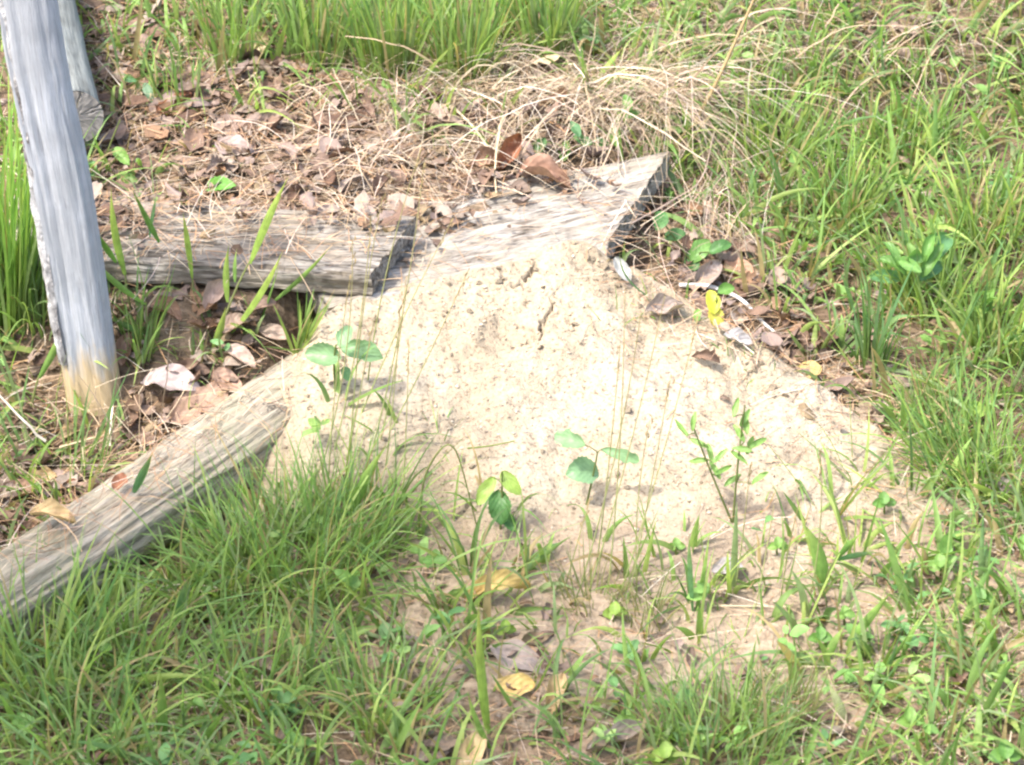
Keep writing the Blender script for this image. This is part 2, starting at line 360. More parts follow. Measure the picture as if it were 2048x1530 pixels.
# ------------------------------------------------------------------ timbers
def beam(name, A, B, prof, mat, nl=120, amp=.003, skA=0., skB=0., rot=0., label=None, cat=None, parent=None, wear=1.0, capamp=.0015, freq=(7, 55), chip=.0, ncr=0, crd=.006):
    """prof(k) -> (y,z) closed loop, swept from A to B along local X"""
    A = np.array(A, float); B = np.array(B, float); L = np.linalg.norm(B - A)
    pr = np.array(prof, float); n = len(pr)
    tn = np.roll(pr, -1, 0) - np.roll(pr, 1, 0); nr = np.stack([tn[:, 1], -tn[:, 0]], -1); nr /= np.linalg.norm(nr, axis=1)[:, None] + 1e-9
    per = np.concatenate([[0], np.cumsum(np.linalg.norm(np.diff(pr, axis=0), axis=1))])
    s = np.linspace(0, L, nl); S, K = np.meshgrid(s, per, indexing='ij')
    off = rng.random() * 90
    d = amp * fbm(S * freq[0] + off, K * freq[1] + off, 4, .65) - amp * 1.6 * np.clip(vnoise(S * freq[0] * .6 + off, K * freq[1] * 1.7) - .35, 0, 1) * 2
    d = d + .5 * amp * fbm(S * 25 + off, K * 25, 2)
    for c_i in range(ncr):
        k0 = rng.uniform(0, per[-1]); s0 = rng.uniform(-.1, .8) * L; s1 = s0 + rng.uniform(.15, .6) * L
        wob = .010 * vnoise(S * 4 + c_i * 7.7, 0 * S + c_i) + .003 * vnoise(S * 22, 0 * S + c_i)
        mask = np.clip((S - s0) / .06, 0, 1) * np.clip((s1 - S) / .06, 0, 1)
        d = d - crd * rng.uniform(.5, 1.2) * mask * np.exp(-((K - k0 - wob) / rng.uniform(.0018, .004)) ** 2)
    yy = pr[None, :, 0] + nr[None, :, 0] * d; zz = pr[None, :, 1] + nr[None, :, 1] * d
    yy = yy + .004 * wear * vnoise(S * 3 + off, 0 * K)
    zz = zz + .003 * wear * vnoise(S * 2.2 + off + 9, 0 * K)
    tt = S / L
    xx = S + (1 - tt) ** 8 * (skA * yy) + tt ** 8 * (skB * yy)
    e = chip * fbm(K * 40 + off, S * 0 + 3, 3)
    xx = xx + tt ** 30 * e - (1 - tt) ** 30 * e
    V = [np.stack([xx, yy, zz], -1).reshape(-1, 3)]
    i = np.arange(nl * n).reshape(nl, n); j = np.roll(i, -1, 1)
    Q = [np.stack([i[:-1], j[:-1], j[1:], i[1:]], -1).reshape(-1, 4)]; T = []
    c0 = nl * n
    for end, sk in ((0, skA), (nl - 1, skB)):
        prev = i[end]
        ring0 = V[0][prev]; cen = ring0.mean(0)
        for sc_ in (.8, .55, .3):
            r = cen + (ring0 - cen) * sc_; r[:, 0] += capamp * fbm(r[:, 1] * 60 + off, r[:, 2] * 60, 3)
            V.append(r); cur = c0 + np.arange(n); c0 += n
            a, b, c_, d_ = prev, np.roll(prev, -1), np.roll(cur, -1), cur
            Q.append(np.stack([a, b, c_, d_] if end == 0 else [d_, c_, b, a], -1)); prev = cur
        V.append(cen[None]); ce = c0; c0 += 1
        T.append(np.stack([prev, np.roll(prev, -1), np.full(n, ce)] if end == 0 else [np.roll(prev, -1), prev, np.full(n, ce)], -1))
    me = mesh_np(name, np.concatenate(V), np.concatenate(Q), np.concatenate(T))
    o = link(name, me, mat, parent, label, cat)
    u = Vector(((B - A) / L).tolist()); up = Vector((0, 0, 1)) if abs(u.z) < .8 else Vector((0, 1, 0))
    yv = up.cross(u).normalized(); zv = u.cross(yv)
    R = Matrix((u, yv, zv)).transposed().to_4x4() @ Matrix.Rotation(rot, 4, 'X')
    o.matrix_world = Matrix.Translation(A.tolist()) @ R
    return o, L
def rectprof(w, h, r, n=14, m=5):
    p = []
    hw, hh = w / 2 - r, h / 2 - r
    for cx, cy, a0 in ((hw, hh, 0), (-hw, hh, PI / 2), (-hw, -hh, PI), (hw, -hh, 1.5 * PI)):
        p += [(cx + r * math.cos(a0 + k / 3 * PI / 2), cy + r * math.sin(a0 + k / 3 * PI / 2)) for k in range(4)]
    out = []                                              # subdivide long runs
    for a, b in zip(p, p[1:] + p[:1]):
        k = max(1, int(math.hypot(b[0] - a[0], b[1] - a[1]) / .0034))
        out += [(a[0] + (b[0] - a[0]) * i / k, a[1] + (b[1] - a[1]) * i / k) for i in range(k)]
    return out
def footprint(A, B, hw, tz):
    A = np.array(A[:2]); B = np.array(B[:2]); L = np.linalg.norm(B - A); BEAMS.append((A, (B - A) / L, L, hw, tz))

# lower plank (its right end juts out past the mound)
ZR = .172; ZL = .218
fr = U(1195, 508, ZR); br = U(1342, 296, ZR); fl = U(740, 600, ZR)
u = (fr - fl); u[2] = 0; u /= np.linalg.norm(u); pv = np.array([-u[1], u[0], 0])
wR = (br - fr) @ pv; skR = ((br - fr) @ u) / wR
endc = (fr + br) / 2; stc = endc - u * .585
A = stc - np.array([0, 0, .023]); B = endc - np.array([0, 0, .023])
beam('weathered_plank', A, B, rectprof(wR, .046, .005), M_plank, 130, .0032, 0, skR, label='bleached wide plank whose bare end juts out above the sand mound', cat='plank', chip=.0025, freq=(9, 60), ncr=46)
footprint(A, B, wR / 2, ZR)
# upper plank lying over it
fe = U(742, 548, ZL); be = U(832, 428, ZL); f0 = U(205, 516, ZL)
u = (fe - f0); u[2] = 0; u /= np.linalg.norm(u); pv = np.array([-u[1], u[0], 0])
wL = (be - fe) @ pv; skL = ((be - fe) @ u) / wL
endc = (fe + be) / 2; A = endc - u * 1.05 - np.array([0, 0, .023 + .012]); B = endc - np.array([0, 0, .022])
beam('grey_plank', A, B, rectprof(wL, .040, .007), M_plank2, 130, .0030, 0, skL, label='darker grey plank half buried in leaf litter beside the post', cat='plank', chip=.0025, freq=(9, 60), ncr=46)
footprint(A, B, wL / 2, ZL)
# low rounded landscape timber
A = U(-120, 1296, .036); B = U(640, 774, .045)
tp = []
for k in range(112):
    a = 2 * PI * k / 112; c, s_ = math.cos(a), math.sin(a)
    tp.append((.066 * np.sign(c) * abs(c) ** .85, .054 * np.sign(s_) * abs(s_) ** .62))
beam('landscape_timber', A, B, tp, M_timber, 170, .0026, 0, 0, label='cracked rounded landscape timber running from the corner into the sand', cat='timber', freq=(4, 60), capamp=.006, wear=1.4, ncr=34, crd=.006)
footprint(A, B, .05, .10)
# post
pb = hit(186, 850, G); ptop = UY(36, -40, pb[1] + .0)
pb = pb + np.array([0, 0.05, 0]); ptop[1] = pb[1] + .02
pdir = (ptop - pb) / np.linalg.norm(ptop - pb)
pp = []
hw = .056
raw = [(-.056, -.030), (-.050, -.046), (-.03, -.052), (.02, -.054), (.042, -.048), (.054, -.03), (.056, .0), (.05, .03), (.03, .05), (0, .056), (-.03, .05), (-.05, .03), (-.058, 0)]
raw = [(a * .76, b * .76) for a, b in raw]
for a, b in zip(raw, raw[1:] + raw[:1]):
    pp += [(a[0] + (b[0] - a[0]) * i / 8, a[1] + (b[1] - a[1]) * i / 8) for i in range(8)]
post, POSTL = beam('fence_post', pb - pdir * .10, ptop + pdir * .03, pp, M_post, 110, .0011, label='silver grey upright fence post leaning beside the leaf litter', cat='post', freq=(3, 45), ncr=22, crd=.0025, chip=.0015)
# flaking strip down the post's left corner
ns = 130; sx = np.linspace(.20, POSTL - .01, ns); v = []
for k in range(5):
    wob = .002 * fbm(sx * 18 + k * 3, sx * 0 + k, 3)
    yk = -.044 + k * .0036 + .002 * vnoise(sx * 40, sx * 0 + k); zk = -.0272 - k * .0029 + 0 * sx
    lift = (.0018 if 0 < k < 4 else -.003) * (1 + .9 * vnoise(sx * 34, sx * 0 + 5 + k))
    v.append(np.stack([sx, yk - lift * .7, zk - lift * .7 + wob * .3], -1))
v = np.stack(v, 1); me = mesh_np('flaking_edge', v, gridq(ns, 5))
link('flaking_edge', me, M_bark, post, label='flaking pale strip along the post corner')
# round rail behind the post
ez = .215; le = U(146, 232, ez + .052)
L0 = np.array([le[0], le[1], ez + .050]); L1 = L0 + np.array([-.34, 1.45, .05])
cp = [(.050 * math.cos(2 * PI * k / 48), .050 * math.sin(2 * PI * k / 48)) for k in range(48)]
rail, _ = beam('round_rail', L0, L1, cp, M_log, 90, .0016, label='round grey rail lying behind the post with its cracked end showing', cat='rail', freq=(3, 30), capamp=.0)
def endmat():
    m, t, p, out = newmat('checked_end_grain')
    a = N(t, 'ShaderNodeAttribute', attribute_name='tint'); tc = N(t, 'ShaderNodeTexCoord')
    n = noise(t, tc.outputs['Object'], 150, 4); r = ramp(t, [(.3, (.75,) * 3), (.7, (1.15,) * 3)]); t.links.new(n, r.inputs[0])
    t.links.new(mixc(t, 1, a.outputs['Color'], r.outputs[0], 'MULTIPLY'), p.inputs['Base Color']); p.inputs['Roughness'].default_value = .9
    return m
na, nr_ = 144, 9
ang = np.arange(na) / na * 2 * PI; v = []; tn = []
cr = np.clip(np.abs(fbm(ang * 7.2, ang * 0 + 3.3, 2)) * 2.4 - .06, 0, 1); cr = (1 - np.clip(cr * 2.2, 0, 1)) ** 2
for k in range(nr_ + 1):
    f = k / nr_; rr = .0505 * f
    wig = ang + .06 * vnoise(ang * 3, ang * 0 + f * 6)
    dep = cr * (.15 + f) * .004 * (f > 0)
    v.append(np.stack([-.004 + dep + .001 * vnoise(ang * 9, ang * 0 + f * 9), rr * np.cos(wig), rr * np.sin(wig)], -1))
    base = np.array([.31, .28, .255]) * (1 + .12 * vnoise(ang * 12, ang * 0 + f * 3))[:, None]
    tn.append(base * (1 - .78 * cr[:, None] * min(1, .3 + f)))
v = np.stack(v); i = np.arange((nr_ + 1) * na).reshape(nr_ + 1, na); j = np.roll(i, -1, 1)
link('end_grain', mesh_np('end_grain', v, np.stack([i[:-1], i[1:], j[1:], j[:-1]], -1).reshape(-1, 4), tint=np.stack(tn)), endmat(), rail, label='cracked brown end grain of the rail')

# ------------------------------------------------------------------ ribbons: grass, straw, stalks
def unit(a): return a / (np.linalg.norm(a, axis=-1, keepdims=True) + 1e-9)
def ribbons(base, d, L, w, droop, bend, tint0, tint1, nseg=5, prof='grass', fold=False, side=None, wig=0.):
    """base,d (n,3); L,w,droop,bend (n,) -> V, Q, tint"""
    n = len(base); t = np.linspace(0, 1, nseg + 1)[None, :, None]
    d = unit(d)
    if side is None:
        a = rng.random(n) * 2 * PI; side = np.stack([np.cos(a), np.sin(a), 0 * a], -1)
        side = side - (side * d).sum(1, keepdims=True) * d
    side = unit(side)
    hor = d.copy(); hor[:, 2] = 0; hor = unit(hor + 1e-6)
    lat = np.cross(d, np.array([0, 0, 1.])); lat = unit(lat)
    L_ = L[:, None, None]
    p = base[:, None] + d[:, None] * L_ * t + hor[:, None] * (L_ * (droop * .55)[:, None, None]) * t ** 2 - np.array([0, 0, 1.]) * (L_ * droop[:, None, None]) * t ** 2.3 + lat[:, None] * (L_ * bend[:, None, None]) * t ** 2
    if wig: p = p + wig * L_ * rng.normal(size=(n, nseg + 1, 3)) * (t > 0)
    tt = t[0, :, 0]
    if prof == 'grass': wp = (1 - tt ** 2.2) * .5 * (1 - .25 * (tt < .02))
    elif prof == 'broad': wp = .5 * np.clip(np.sin(PI * np.clip(tt * .93 + .09, 0, 1)) ** .75, .02, 1) * (1 - tt ** 6)
    else: wp = .5 * (1 - .55 * tt)
    hwid = w[:, None, None] * wp[None, :, None]
    l = p - side[:, None] * hwid; r = p + side[:, None] * hwid
    if fold:
        tang = np.gradient(p, axis=1); nrm = unit(np.cross(tang, side[:, None] + 0 * tang)); c = p + nrm * hwid * .45
        V = np.stack([l, c, r], 2); k = 3
    else: V = np.stack([l, r], 2); k = 2
    idx = np.arange(n * (nseg + 1) * k).reshape(n, nseg + 1, k); Q = []
    for c in range(k - 1): Q.append(np.stack([idx[:, :-1, c], idx[:, :-1, c + 1], idx[:, 1:, c + 1], idx[:, 1:, c]], -1).reshape(-1, 4))
    T = tint0[:, None] * (1 - t) + tint1[:, None] * t; T = np.repeat(T[:, :, None], k, 2)
    return V.reshape(-1, 3), np.concatenate(Q), T.reshape(-1, 3)
def join(parts):
    V = []; Q = []; T = []; o = 0
    for v, q, t in parts: V.append(v); Q.append(q + o); T.append(t); o += len(v)
    return np.concatenate(V), np.concatenate(Q), np.concatenate(T)

def dmap(rows): return np.array([[float(c) for c in r.split()] for r in rows])
GREEN = dmap(['3 4 5 6 8 9 9 9 8 7 6 5 5 5 4 5', '2 1 2 3 3 3 4 3 3 3 5 8 8 8 7 8', '5 1 1 0 0 0 0 .5 .5 1 4 8 9 9 9 9', '6 3 2 1 0 0 0 0 0 1 2 4 8 9 9 9',
              '6 3 3 3 .4 0 0 0 0 .6 1 2 5 8 9 9', '5 3 2.5 2.5 .3 0 0 0 0 0 0 .4 2 4 8 9', '5 3 2 .4 1 .5 .1 0 0 0 0 0 .0 .6 6 6', '4 3 1.5 1.5 5 2.5 .6 .2 .1 .1 .1 .1 .5 1.5 4 6',
              '4 3 2 4 7 6 3.5 2 1.6 1.4 1.2 1 2 3.5 5 7', '6 4 4 5 6 6 5 3.5 2.8 2.8 2.8 3 3.4 5 7 7', '7 7 7 7 7 7 6 4 3 3.6 4.6 5 5 7 7 7', '7 7 7 7 7 6 5 4 3.4 4 5.5 6 5.5 6 6.5 6.5'])
STRAW = dmap(['1 1 1 2 2 2 3 4 5 5 5 4 4 3 4 5', '1 1 2 3 4 6 8 8 9 9 8 5 3 3 3 3', '1 3 3 4 5 8 9 8 6 7 8 4 1 1 1 1', '1 3 3 3 3 3 2 1 0 2 6 4 1 1 1 1',
              '3 3 2 2 .5 0 0 0 0 2 3 3 1 1 1 1', '3 3 2 2 .3 0 0 0 0 0 .5 2 2 1 1 1', '5 4 3 1 .5 .3 0 0 0 0 0 .3 1 2 1 1', '4 3 2 1 1 .5 .2 0 0 0 0 .1 .3 1 1.5 2',
              '3 2 1 1 1 1 1 .5 .3 .3 .3 .3 .5 1 1.5 2', '2 2 2 2 1 1 1 1 1 1 1 1 1 1 1.5 2', '2 2 2 2 1 1 1 1 1 1 1 1 1 1.5 2 2', '2 2 2 2 2 1 1 1 1 1 1 1 1.5 1.5 2 2'])
LITTER = dmap(['2 6 6 5 3 2 1 1 1 1 2 2 3 3 4 3', '3 9 9 9 9 8 7 5 4 2 2 1 1 2 3 2', '3 9 9 9 9 9 9 8 7 4 3 1 1 1 1 1', '3 8 7 6 5 4 4 2 0 1 5 4 2 1 1 1',
               '4 9 9 9 3 0 0 0 0 5 7 7 4 2 1 1', '5 9 9 9 2 0 0 0 0 0 2 7 7 4 2 1', '7 8 8 4 .3 0 0 0 0 0 0 1 6 6 2 1', '8 8 6 1 .3 .3 0 0 0 0 0 0 .4 3 4 3',
               '6 4 2 1 .5 .5 .5 .3 .1 .1 .1 .1 .2 2 3 2', '3 3 3 3 2 2 2 2 1 .7 .6 .6 .8 2 2 2', '3 3 3 3 3 3 3 3 3 2 1.2 1.2 1.2 2 2.5 2.5', '3 3 3 3 3 3 3 3 3 2.5 2 2 2 2.5 3 3'])
def dens(D, P):
    q = proj(P); x = np.clip(q[:, 0] / 128 - .5, 0, 15); y = np.clip(q[:, 1] / 127.5 - .5, 0, 11)
    xi = np.minimum(x.astype(int), 14); yi = np.minimum(y.astype(int), 10); fx = x - xi; fy = y - yi
    return (D[yi, xi] * (1 - fx) + D[yi, xi + 1] * fx) * (1 - fy) + (D[yi + 1, xi] * (1 - fx) + D[yi + 1, xi + 1] * fx) * fy
def scatter(n, D, power=1.0, x0=-1.35, x1=1.35, y0=-1.25, y1=1.9, f=ground, avoid=True):
    m_ = int(n * .55); x = np.concatenate([rng.uniform(x0, x1, n), rng.uniform(-3.2, 3.2, m_)]); y = np.concatenate([rng.uniform(y0, y1, n), rng.uniform(-2.4, 5.0, m_)]); n += m_
    z = f(x, y); P = np.stack([x, y, z], -1)
    ok = rng.random(n) < (np.clip(dens(D, P), 0, 9) / 9) ** power
    q = proj(P); out = (q[:, 0] < -150) | (q[:, 0] > 2200) | (q[:, 1] > 1700) | (q[:, 1] < -250)
    ok &= ~(out & (rng.random(n) < .6))
    if avoid:
        for A, u, L, hw, tz in BEAMS:
            s = (x - A[0]) * u[0] + (y - A[1]) * u[1]; w = -(x - A[0]) * u[1] + (y - A[1]) * u[0]
            ok &= ~((s > -.02) & (s < L + .01) & (np.abs(w) < hw + .012))
        ok &= np.hypot(x - pb[0], y - pb[1]) > .075
    return P[ok]
GREENS = np.array([[.185, .335, .09], [.23, .395, .105], [.28, .435, .12], [.145, .285, .10], [.35, .47, .13], [.25, .35, .16]])
def blades_at(C, per, Lr, wr, lean, nseg=5, spread=.02, droop=(.0, .5), cols=GREENS, base_tan=.3, wig=0., prof='grass', fold=False):
    n = len(C); k = rng.integers(per[0], per[1] + 1, n); idx = np.repeat(np.arange(n), k); m = len(idx)
    b = C[idx].copy(); a = rng.random(m) * 2 * PI; r = np.abs(rng.normal(0, spread, m))
    b[:, 0] += r * np.cos(a); b[:, 1] += r * np.sin(a); b[:, 2] = ground(b[:, 0], b[:, 1]) - .006
    le = np.abs(rng.normal(0, lean, m)) + .05
    d = np.stack([np.sin(le) * np.cos(a), np.sin(le) * np.sin(a), np.cos(le)], -1)
    tl = rng.uniform(.55, 1.2, n)[idx]
    L = rng.uniform(*Lr, m) * tl; w = rng.uniform(*wr, m) * (.7 + .3 * tl)
    pick = rng.integers(0, len(cols), n)[idx]; alt = rng.integers(0, len(cols), m); pick = np.where(rng.random(m) < .5, pick, alt)
    c = cols[pick] * rng.uniform(.8, 1.2, (m, 1))
    c0 = c * (1 - base_tan) + np.array([.30, .27, .12]) * base_tan
    dead = rng.random(m) < .13
    c[dead] = np.array([.42, .33, .17]) * rng.uniform(.7, 1.1, (dead.sum(), 1)); c0[dead] = c[dead]
    return ribbons(b, d, L, w, rng.uniform(*droop, m), rng.normal(0, .12, m), c0, c, nseg, prof, fold, wig=wig)
parts = []
C = scatter(3000, GREEN, 1.1)                      # slender meadow grass in clumps
parts.append(blades_at(C, (3, 9), (.07, .20), (.0032, .0072), .42, 6, .024, (.0, .8)))
C = scatter(6800, GREEN, 1.15)                       # wider blades
parts.append(blades_at(C, (1, 4), (.05, .16), (.006, .0135), .52, 7, .015, (.0, .9), fold=True))
C = scatter(3400, GREEN, .8)                        # short fine under-storey
parts.append(blades_at(C, (4, 9), (.025, .07), (.0012, .003), .6, 3, .02, (.0, .6)))
V, Q, T = join(parts)
link('grass', mesh_np('grass', V, Q, tint=T), M_grass, label='short green meadow grass growing all round the mound', cat='grass', kind='stuff')

# dry straw: arching stems and flat thatch
STR = np.array([[.58, .46, .30], [.66, .55, .40], [.50, .37, .24], [.70, .61, .50], [.44, .32, .22], [.60, .46, .37]])
def straw_lay(C, per, Lr, wr, el, droop, nseg=5, lift=.01, cols=STR, wig=.0):
    n = len(C); k = rng.integers(per[0], per[1] + 1, n); idx = np.repeat(np.arange(n), k); m = len(idx)
    b = C[idx].copy(); a = (rng.random(n) * 2 * PI)[idx] + rng.normal(0, 1.1, m)
    b[:, 0] += rng.normal(0, .03, m); b[:, 1] += rng.normal(0, .03, m); b[:, 2] = surf(b[:, 0], b[:, 1]) + rng.random(m) * lift
    e = rng.uniform(*el, m); d = np.stack([np.cos(e) * np.cos(a), np.cos(e) * np.sin(a), np.sin(e)], -1)
    c = cols[rng.integers(0, len(cols), m)] * rng.uniform(.75, 1.15, (m, 1))
    return ribbons(b, d, rng.uniform(*Lr, m), rng.uniform(*wr, m), rng.uniform(*droop, m), rng.normal(0, .18, m), c, c * 1.05, nseg, 'stem', False, wig=wig)
parts = []
C = scatter(6500, STRAW, 1.15, f=surf, avoid=False); parts.append(straw_lay(C, (2, 6), (.05, .16), (.0009, .0019), (-.03, .25), (.0, .2), 4, .018))
C = scatter(2300, np.clip(STRAW - 3, 0, 9) * 1.5, 1.0); parts.append(straw_lay(C, (3, 9), (.08, .26), (.0009, .002), (.2, 1.3), (.2, 1.3), 9, .0, wig=.005))
V, Q, T = join(parts)
link('dead_grass', mesh_np('dead_grass', V, Q, tint=T), M_straw, label='dry tan straw tangled over the leaf litter and grass', cat='dead grass', kind='stuff')
# pine needles and bark bits in the litter
C = scatter(12000, LITTER, 1.0, f=surf, avoid=False)
NEED = np.array([[.46, .27, .14], [.36, .22, .13], [.52, .36, .21], [.28, .18, .12], [.50, .40, .30]])
V, Q, T = straw_lay(C, (2, 5), (.02, .085), (.0009, .0022), (-.05, .2), (0, .15), 3, .022, NEED)
link('pine_needles', mesh_np('pine_needles', V, Q, tint=T), M_straw, label='rusty brown pine needles strewn through the leaf litter', cat='needles', kind='stuff')

# ------------------------------------------------------------------ leaves
def leafshape(nu=8, nv=4, lobes=0, depth=.0, asp=.5, curl=.3, bendu=.2, crump=.06, seed=0, tip=1.0, serr=0.):
    r = np.random.default_rng(seed); off = r.random() * 50
    u = np.linspace(0, 1, nu + 1); v = np.linspace(-1, 1, nv + 1); Uu, Vv = np.meshgrid(u, v, indexing='ij')
    w = np.sin(PI * np.clip(Uu * .94 + .05, 0, 1) ** (1.0 + .25 * (tip - 1))) ** .7
    if lobes: w = w * (1 - depth * (.5 + .5 * np.cos(2 * PI * lobes * Uu + .6 * np.sign(Vv))))
    if serr: w = w * (1 + serr * np.where(np.arange(nu + 1) % 2 == 0, 1, -1)[:, None])
    w = np.where((Uu == 0) | (Uu == 1), .02, w)
    x = Uu - .0; y = Vv * w * asp * .5 * (1 + .12 * vnoise(Uu * 4 + off, Vv * 2))
    a = curl * Vv * (1 + .5 * vnoise(Uu * 3 + off, Vv * 0 + 1)); rad = w * asp * .5
    z = np.abs(Vv) ** 1.6 * rad * curl * (1 + .4 * vnoise(Uu * 2 + off, Vv * 1.0)); y = y * (1 - .25 * abs(curl) * np.abs(Vv))
    z = z + bendu * ((Uu - .5) ** 2 - .08) * 1.6 + crump * fbm(Uu * 4 + off, Vv * 1.6 + off, 2)
    x = x + .12 * np.abs(Vv) * w * (lobes > 0)
    return np.stack([x - .5, y, z], -1).reshape(-1, 3), gridq(nu + 1, nv + 1), np.stack([Uu, (Vv + 1) / 2], -1).reshape(-1, 2)
VAR = []
for k in range(14):
    if k % 2 == 0: VAR.append(leafshape(10, 4, 3 + k % 3, .42, .62, [.6, -.4, 1.0, .3, -.5, 1.1, -.3][k // 2], [.3, -.4, .6, -.2, .5, -.5, .2][k // 2], .075, 100 + k))
    else: VAR.append(leafshape(8, 4, 0, 0, .5 + .05 * (k % 4), [.7, -.5, 1.2, .4, -.7, .5, .3][k // 2], [.4, -.5, .7, .3, -.6, -.3, .5][k // 2], .085, 100 + k))
for k in range(4):                                   # torn scraps
    VAR.append(leafshape(4, 3, 0, 0, .9, .7 - .4 * k, .3, .12, 300 + k))
MESH = [mesh_np('dead_leaf', v, q, uv=uv) for v, q, uv in VAR]
for m_ in MESH: m_.materials.append(M_deadobj)
C = scatter(27000, LITTER, 1.1, f=surf, avoid=False)
_A, _u, _L, _hw, _tz = BEAMS[2]
_s = (C[:, 0] - _A[0]) * _u[0] + (C[:, 1] - _A[1]) * _u[1]; _w = -(C[:, 0] - _A[0]) * _u[1] + (C[:, 1] - _A[1]) * _u[0]
ok = ~((_s > -.1) & (_s < _L + .05) & (_w > -.12) & (_w < .055))
ok &= ~((mound(C[:, 0], C[:, 1], False) > G(C[:, 0], C[:, 1]) + np.where(C[:, 0] < -.36, .03, .004)) & (rng.random(len(C)) < .97))
_A, _u, _L, _hw, _tz = BEAMS[0]
_s = (C[:, 0] - _A[0]) * _u[0] + (C[:, 1] - _A[1]) * _u[1]; _w = -(C[:, 0] - _A[0]) * _u[1] + (C[:, 1] - _A[1]) * _u[0]
ok &= ~((_s > .42) & (_s < _L + .01) & (_w < .03 + .12 * (_s - .6)) & (_w > -.16))
_A, _u, _L, _hw, _tz = BEAMS[1]
_s = (C[:, 0] - _A[0]) * _u[0] + (C[:, 1] - _A[1]) * _u[1]; _w = -(C[:, 0] - _A[0]) * _u[1] + (C[:, 1] - _A[1]) * _u[0]
ok &= ~((_s > _L - .40) & (_s < _L + .02) & (np.abs(_w) < .105) & (_w < .02 + .10 * rng.random(len(C)) * (_L - _s) / .4) & (rng.random(len(C)) < .93))
ok &= ~((_s > 0) & (_s < _L) & (_w < -.01) & (_w > -.10) & (rng.random(len(C)) < .6))
ok &= np.hypot(C[:, 0] - pb[0], C[:, 1] - pb[1]) > .07
C = C[ok]
C = C[np.argsort(rng.random(len(C)))]
n = len(C); kind = np.where(rng.random(n) < .35, rng.integers(14, 18, n), rng.integers(0, 14, n))
size = (.016 + .052 * rng.random(n) ** 2.4) * np.where(kind >= 14, .6, 1.0)
size *= np.where(dens(LITTER, C) < 3.5, .7, 1.0)
q = proj(C); inview = (q[:, 0] > 15) & (q[:, 0] < 2030) & (q[:, 1] > 15) & (q[:, 1] < 1515)
order = np.argsort(-(size * inview)); top = set(order[:295].tolist())
NL = rng.normal(0, .26, (n, 2)); RZv = rng.random(n) * 2 * PI
BR = .74 * np.array([[.20, .125, .08], [.29, .19, .135], [.36, .26, .20], [.17, .11, .08], [.40, .30, .22], [.31, .23, .185], [.44, .35, .28], [.34, .205, .12], [.37, .28, .24], [.42, .31, .18]])
parts = []; uvs = []; leafobjs = []
for i in range(n):
    lift = .003 + rng.random() * .012 + (.007 if i in top else 0)
    R = Matrix.Rotation(RZv[i], 4, 'Z') @ Matrix.Rotation(NL[i, 0], 4, 'X') @ Matrix.Rotation(NL[i, 1], 4, 'Y')
    if rng.random() < .3: R = R @ Matrix.Rotation(PI, 4, 'X')
    if i in top:
        o = bpy.data.objects.new('dead_leaf', MESH[kind[i]]); leafobjs.append(o)
        o.matrix_world = Matrix.Translation((C[i] + [0, 0, lift]).tolist()) @ R @ Matrix.Diagonal((size[i], size[i], size[i], 1))
    else:
        v, qd, uv = VAR[kind[i]]; Rn = np.array(R.to_3x3())
        c = BR[rng.integers(0, len(BR))] * rng.uniform(.75, 1.15)
        parts.append(((v * size[i]) @ Rn.T + C[i] + [0, 0, lift], qd, np.tile(c, (len(v), 1)))); uvs.append(uv)
V, Q, T = join(parts)
litter = link('leaf_litter', mesh_np('leaf_litter', V, Q, tint=T, uv=np.concatenate(uvs)), M_dead, label='brown fallen leaf litter lying behind the planks and around the post', cat='leaf litter', kind='stuff')
for o in leafobjs: COL.objects.link(o); o.parent = litter

# ------------------------------------------------------------------ sand crumbs and grit on the mound
ico = np.array([[0, 0, 1], [.9, 0, .35], [.28, .85, .4], [-.72, .5, .38], [-.7, -.55, .42], [.3, -.85, .36], [.0, 0, -.6]])
icf = np.array([[0, 1, 2], [0, 2, 3], [0, 3, 4], [0, 4, 5], [0, 5, 1], [6, 2, 1], [6, 3, 2], [6, 4, 3], [6, 5, 4], [6, 1, 5]])
def crumbs(n, lo, hi, cols, region):
    P = []
    while sum(map(len, P)) < n:
        x = rng.uniform(-.55, .75, n); y = rng.uniform(-.8, .2, n); m = mound(x, y); g = G(x, y)
        z = np.maximum(m, g); ok = (m > g - .015) if region == 'mound' else (np.abs(m - g) < .03)
        P.append(np.stack([x, y, z], -1)[ok])
    P = np.concatenate(P)[:n]
    s = lo + (hi - lo) * rng.random(n) ** 3
    v = ico[None] * s[:, None, None] * rng.uniform(.6, 1.3, (n, 7, 1)) * rng.uniform(.7, 1.2, (n, 1, 3))
    a = rng.random(n) * 6.28; c, s_ = np.cos(a), np.sin(a)
    v = np.stack([v[..., 0] * c[:, None] - v[..., 1] * s_[:, None], v[..., 0] * s_[:, None] + v[..., 1] * c[:, None], v[..., 2]], -1) + P[:, None]
    f = icf[None] + (np.arange(n) * 7)[:, None, None]
    t = cols[rng.integers(0, len(cols), n)] * rng.uniform(.8, 1.15, (n, 1))
    return v.reshape(-1, 3), f.reshape(-1, 3), np.repeat(t, 7, 0)
